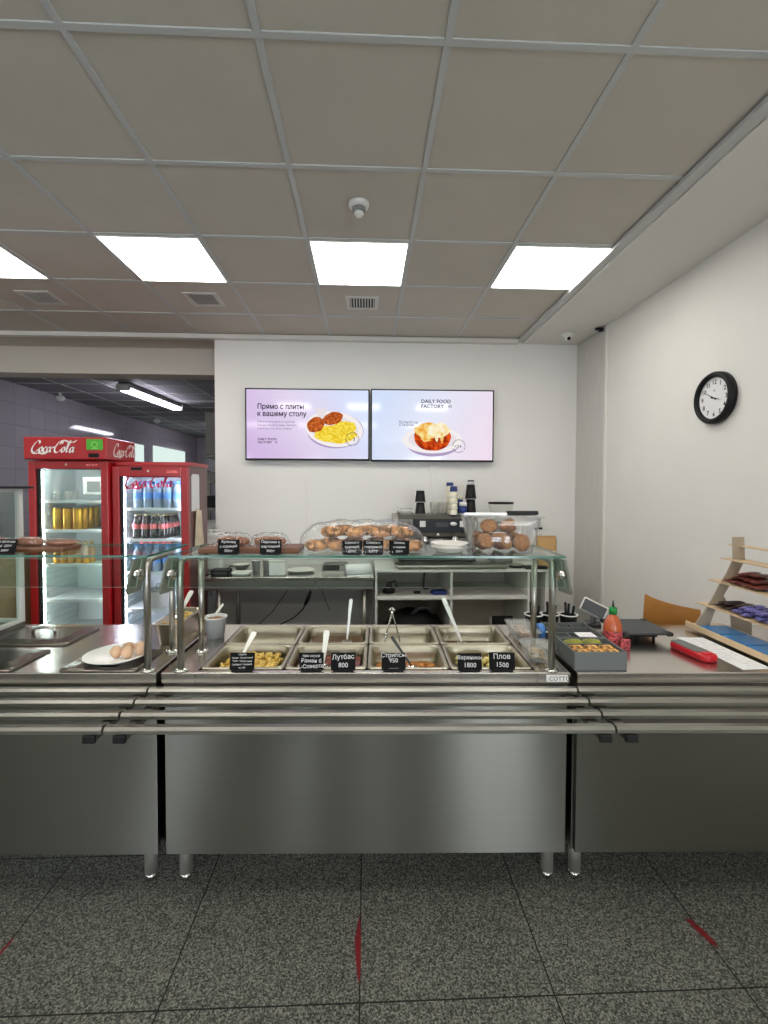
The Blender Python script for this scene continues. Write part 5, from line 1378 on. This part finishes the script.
# stacks on top of the machine
def stack_cup(name, label, cat, group, x, y, z, r0, r1, h, mats, up=False, parts=None):
    t = thing(name, label, cat, (x, y, z), 0, group)
    MB().lathe([(r1, 0), (r1, .006), (r0, h), (.0001, h)] if not up else [(r0, 0), (r1, h), (r1-.002, h), (r0-.002, .003), (.0001, .003)], n=26).build('cup', M[mats], t)
    return t
G = 'black paper cups stacked on the coffee machine'
y0 = 4.14
for z, L in ((0, 'black cup upside down on the coffee machine, lower of the left stack'), (.107, 'black cup upside down on the coffee machine, upper of the left stack')):
    t = stack_cup('paper_cup', L, 'cup', G, .485, y0, EZ+.0005+z, .035, .047, .104, 'black')
    MB().lathe([(.0475, 0), (.049, .003), (.0475, .007)], n=26, close=False).build('rim', M['midgrey'], t)
for z, L in ((0, 'black cup stack at the right on the coffee machine, lower part'), (.135, 'black cup stack at the right on the coffee machine, upper part')):
    t = stack_cup('paper_cup', L, 'cup', G, .948, y0+.05, EZ+.0005+z, .040 if z == 0 else .036, .05, .132, 'black')
    MB().lathe([(.0505, 0), (.052, .003), (.0505, .007)], n=26, close=False).build('rim', M['midgrey'], t)
t = thing('dark_lid_cup', 'black cup with a white band topping the right cup stack', 'cup', (.948, y0+.05, EZ+.0005+.270), 0, G)
MB().lathe([(.030, 0), (.028, .024), (.0001, .024)], n=24).build('band', M['white'], t)
MB().lathe([(.029, .0245), (.029, .036), (.0001, .036)], n=24).build('rim', M['black'], t)
G = 'clear plastic cups standing on the coffee machine'; pc = None
for k, (x, y, L) in enumerate(((.60, y0-.04, 'clear cup on the coffee machine, front left of the cluster'), (.665, y0-.03, 'clear cup on the coffee machine, front right of the cluster'), (.63, y0+.05, 'clear cup on the coffee machine, back left of the cluster'), (.70, y0+.05, 'clear cup on the coffee machine, back right of the cluster'))):
    if pc is None:
        pc = MB().lathe([(.024, 0), (.033, .105), (.0345, .106), (.0345, .109), (.031, .108), (.0225, .003), (.0001, .003)], n=24).build('plastic_cup', M['milky'], None, (x, y, EZ+.0005)); tag(pc, L, 'cup', G)
    else: dup(pc, (x, y, EZ+.0005), 0, L)
G = 'cream paper cup stacks on the coffee machine'
for (x, y, n, nm) in ((.775, y0-.045, 4, 'front'), (.765, y0+.09, 5, 'back')):
    z = EZ+.0005
    for k in range(n):
        t = thing('cream_cup', 'cream paper cup in the %s stack, %s from below' % (nm, ORD[k]), 'cup', (x, y, z), 0, G)
        MB().lathe([(.036, 0), (.0365, .003), (.031, .0505), (.0001, .0505)], n=24).build('cup', M['cream'], t)
        MB().lathe([(.0366, .0), (.038, .002), (.0366, .006)], n=24, close=False).build('rim', M['white'], t); z += .051
    t = thing('navy_lid', 'navy blue cup topping the %s cream stack' % nm, 'cup', (x, y, z+.0005), 0, 'navy cups topping the cream stacks')
    MB().lathe([(.034, 0), (.034, .004), (.030, .046 if nm == 'front' else .03), (.0001, .046 if nm == 'front' else .03)], n=24).build('cup', M['navy'], t)
for k, (x, y, h, L, m1, m2) in enumerate(((.862, y0-.03, .075, 'navy jar with white lid on the coffee machine', 'navy', 'white'), (.845, y0+.07, .13, 'taller navy bottle with cream lid behind the navy jar', 'navy', 'cream'))):
    t = thing('jar', L, 'jar', (x, y, EZ+.0005))
    MB().cyl((0, 0, 0), .036, h, 24).build('body', M[m1], t)
    MB().lathe([(.034, h+.0005), (.034, h+.03), (.026, h+.036), (.0001, h+.036)], n=24).build('lid', M[m2], t)
# grinder hopper, syrup pumps, kraft bag
t = thing('coffee_grinder', 'coffee grinder with clear hopper and black lid by the machine', 'coffee grinder', (1.235, 4.22, UZ+.0005))
MB().box(-.085, .085, -.10, .12, 0, .36, bev=.012).build('body', M['ssd'], t)
MB().lathe([(.05, .361), (.085, .42), (.108, .50), (.11, .53)], n=28, close=False).build('hopper', M['milky'], t)
MB().lathe([(.113, .5305), (.113, .548), (.0001, .550)], n=28).build('lid', M['black'], t)
MB().tube([(0, -.10, .16), (0, -.16, .155)], .012, 10).build('fork_rest', M['black'], t)
G = 'syrup bottles with white pumps'; sb = None
for k, (x, y, L) in enumerate(((1.535, 4.14, 'syrup bottle with white pump behind the muffin box, left one'), (1.595, 4.20, 'syrup bottle with white pump behind the kraft bag, right one'))):
    if sb is None:
        sb = thing('syrup_bottle', L, 'bottle', (x, y, UZ+.0005), 0, G)
        MB().lathe([(.030, 0), (.033, .005), (.033, .17), (.015, .24), (.0135, .30)], n=22).build('body', M['milky'], sb)
        MB().lathe([(.017, .301), (.017, .318), (.0001, .318)], n=18).build('collar', M['black'], sb)
        MB().tube([(0, 0, .318), (0, 0, .365)], .006, 10).lathe([(.016, .36), (.018, .372), (.014, .385), (.0001, .387)], n=16).tube([(0, 0, .376), (-.02, -.03, .374), (-.025, -.04, .36)], .005, 8).build('pump', M['white'], sb)
    else: dup(sb, (x, y, UZ+.0005), 0, L)
t = thing('kraft_bag', 'brown kraft coffee bag on the right end of the white unit', 'bag', (1.535, 3.90, UZ+.0005))
def kb_(a, b):
    ang = a*2*PI; e = 1-.75*max(0, (b-.6)/.4)
    cx_, cy_ = math.cos(ang), math.sin(ang)
    s = lambda q: math.copysign(abs(q)**.5, q)
    return Vector((.082*s(cx_)*(1+.03*math.sin(b*9)), .05*s(cy_)*e, .262*b))
MB().sheet(kb_, 28, 14).build('bag', M['kraft'], t)
MB().box(-.055, .06, -.056, -.052, .10, .15, bev=.001).build('label', M['cream'], t)
MB().box(-.075, .075, -.014, .014, .262, .272, bev=.003).build('fold_clip', M['kraft'], t)

# ------------------------------------------------------------------ far kitchen pieces
t = thing('extractor_hood', 'grey extractor hood in the far kitchen beside the wall edge', 'extractor hood', (-1.5, 6.3, 1.965))
MB().box(-.53, .5, -.3, .5, 0, .55, bev=.01).build('hood_body', M['kgrey'], t)
MB().box(-.54, .51, -.31, .51, -.03, -.001, bev=.004).build('lip', M['ssd'], t)
MB().box(-.2, .2, -.1, .3, .551, 1.0).build('duct', M['ssd'], t)
t = thing('storage_rack', 'grey kitchen storage rack with dark shelves behind the fridge', 'shelf unit', (-1.75, 6.6, 0))
for x in (-.5, .5):
    for y in (-.2, .2): MB().box(x-.02, x+.02, y-.02, y+.02, 0, 1.80).build('post', M['ssd'], t)
for z in (.4, .85, 1.25, 1.62): MB().box(-.52, .52, -.22, .22, z, z+.03).build('shelf', M['ssd'], t)
for (x, z, w, h, mm, nm, L) in ((-.35, .881, .24, .2, 'white', 'white_crate', 'white crate on the middle shelf of the far rack'), (-.33, 1.281, .26, .15, 'black', 'black_crate', 'black crate on the upper shelf of the far rack'), (-.35, 1.651, .24, .10, 'midgrey', 'grey_crate', 'grey crate on the top shelf of the far rack')):
    tt = thing(nm, L, 'crate', (-1.75+x, 6.6, z))
    MB().box(-w/2, w/2, -.16, .16, 0, h, bev=.01).build('body', M[mm], tt)
    MB().box(-w/2-.006, w/2+.006, -.166, .166, h+.0005, h+.014, bev=.003).build('lid', M[mm], tt)

# ------------------------------------------------------------------ red tape remnants on the floor
def tape(L, pts):
    o = MB().prism(pts, .0004, .0012, 'Z').build('tape_scrap', M['redtape']); tag(o, L, 'tape scrap', 'red tape scraps on the floor')
tape('worn red tape strip on the floor joint in the middle', [(-.026, 1.62), (-.018, 1.66), (-.014, 1.60), (-.013, 1.50), (-.015, 1.42), (-.022, 1.44), (-.03, 1.50), (-.034, 1.56)])
tape('worn red tape strip on the floor at the right', [(1.160, 1.60), (1.178, 1.602), (1.196, 1.56), (1.206, 1.51), (1.198, 1.495), (1.186, 1.51), (1.172, 1.55)])
tape('dark red tape scrap on the floor at the left edge', [(-1.222, 1.50), (-1.214, 1.50), (-1.208, 1.60), (-1.212, 1.62), (-1.22, 1.58)])

# ------------------------------------------------------------------ camera, light, view
f, py, yaw, pit, rol, H = 466.79, 502.0, .0390, .0299, .0036, 1.5578
cy, sy, cp, sp = math.cos(yaw), math.sin(yaw), math.cos(pit), math.sin(pit)
fw = Vector((sy*cp, cy*cp, -sp)); r0 = Vector((cy, -sy, 0)); u0 = r0.cross(fw)
r = r0*math.cos(rol)+u0*math.sin(rol); u = -r0*math.sin(rol)+u0*math.cos(rol)
cam = bpy.data.cameras.new('camera'); co = bpy.data.objects.new('camera', cam); C.objects.link(co)
mw = Matrix.Identity(4)
for k in range(3): mw[k][0] = r[k]; mw[k][1] = u[k]; mw[k][2] = -fw[k]
mw[0][3], mw[1][3], mw[2][3] = 0, 0, H
co.matrix_world = mw
cam.sensor_fit = 'VERTICAL'; cam.sensor_height = 36; cam.lens = f/1024*36; cam.shift_y = -(512-py)/1024; cam.clip_start = .05
scene.camera = co
w = bpy.data.worlds.new('world'); scene.world = w; w.use_nodes = True
w.node_tree.nodes['Background'].inputs[0].default_value = (.6, .65, .7, 1); w.node_tree.nodes['Background'].inputs[1].default_value = .1
vs = scene.view_settings; scene.display_settings.display_device = 'sRGB'
vs.view_transform = 'Standard'; vs.look = 'None'; vs.gamma = 1; vs.use_curve_mapping = False; vs.exposure = 0.0
try:
    scene.cycles.use_denoising = True; scene.cycles.denoiser = 'OPENIMAGEDENOISE'
    scene.cycles.max_bounces = 12; scene.cycles.transparent_max_bounces = 24; scene.cycles.sample_clamp_indirect = 4
    scene.cycles.caustics_reflective = False; scene.cycles.caustics_refractive = False
except Exception as ex:
    print('cycles settings', ex)
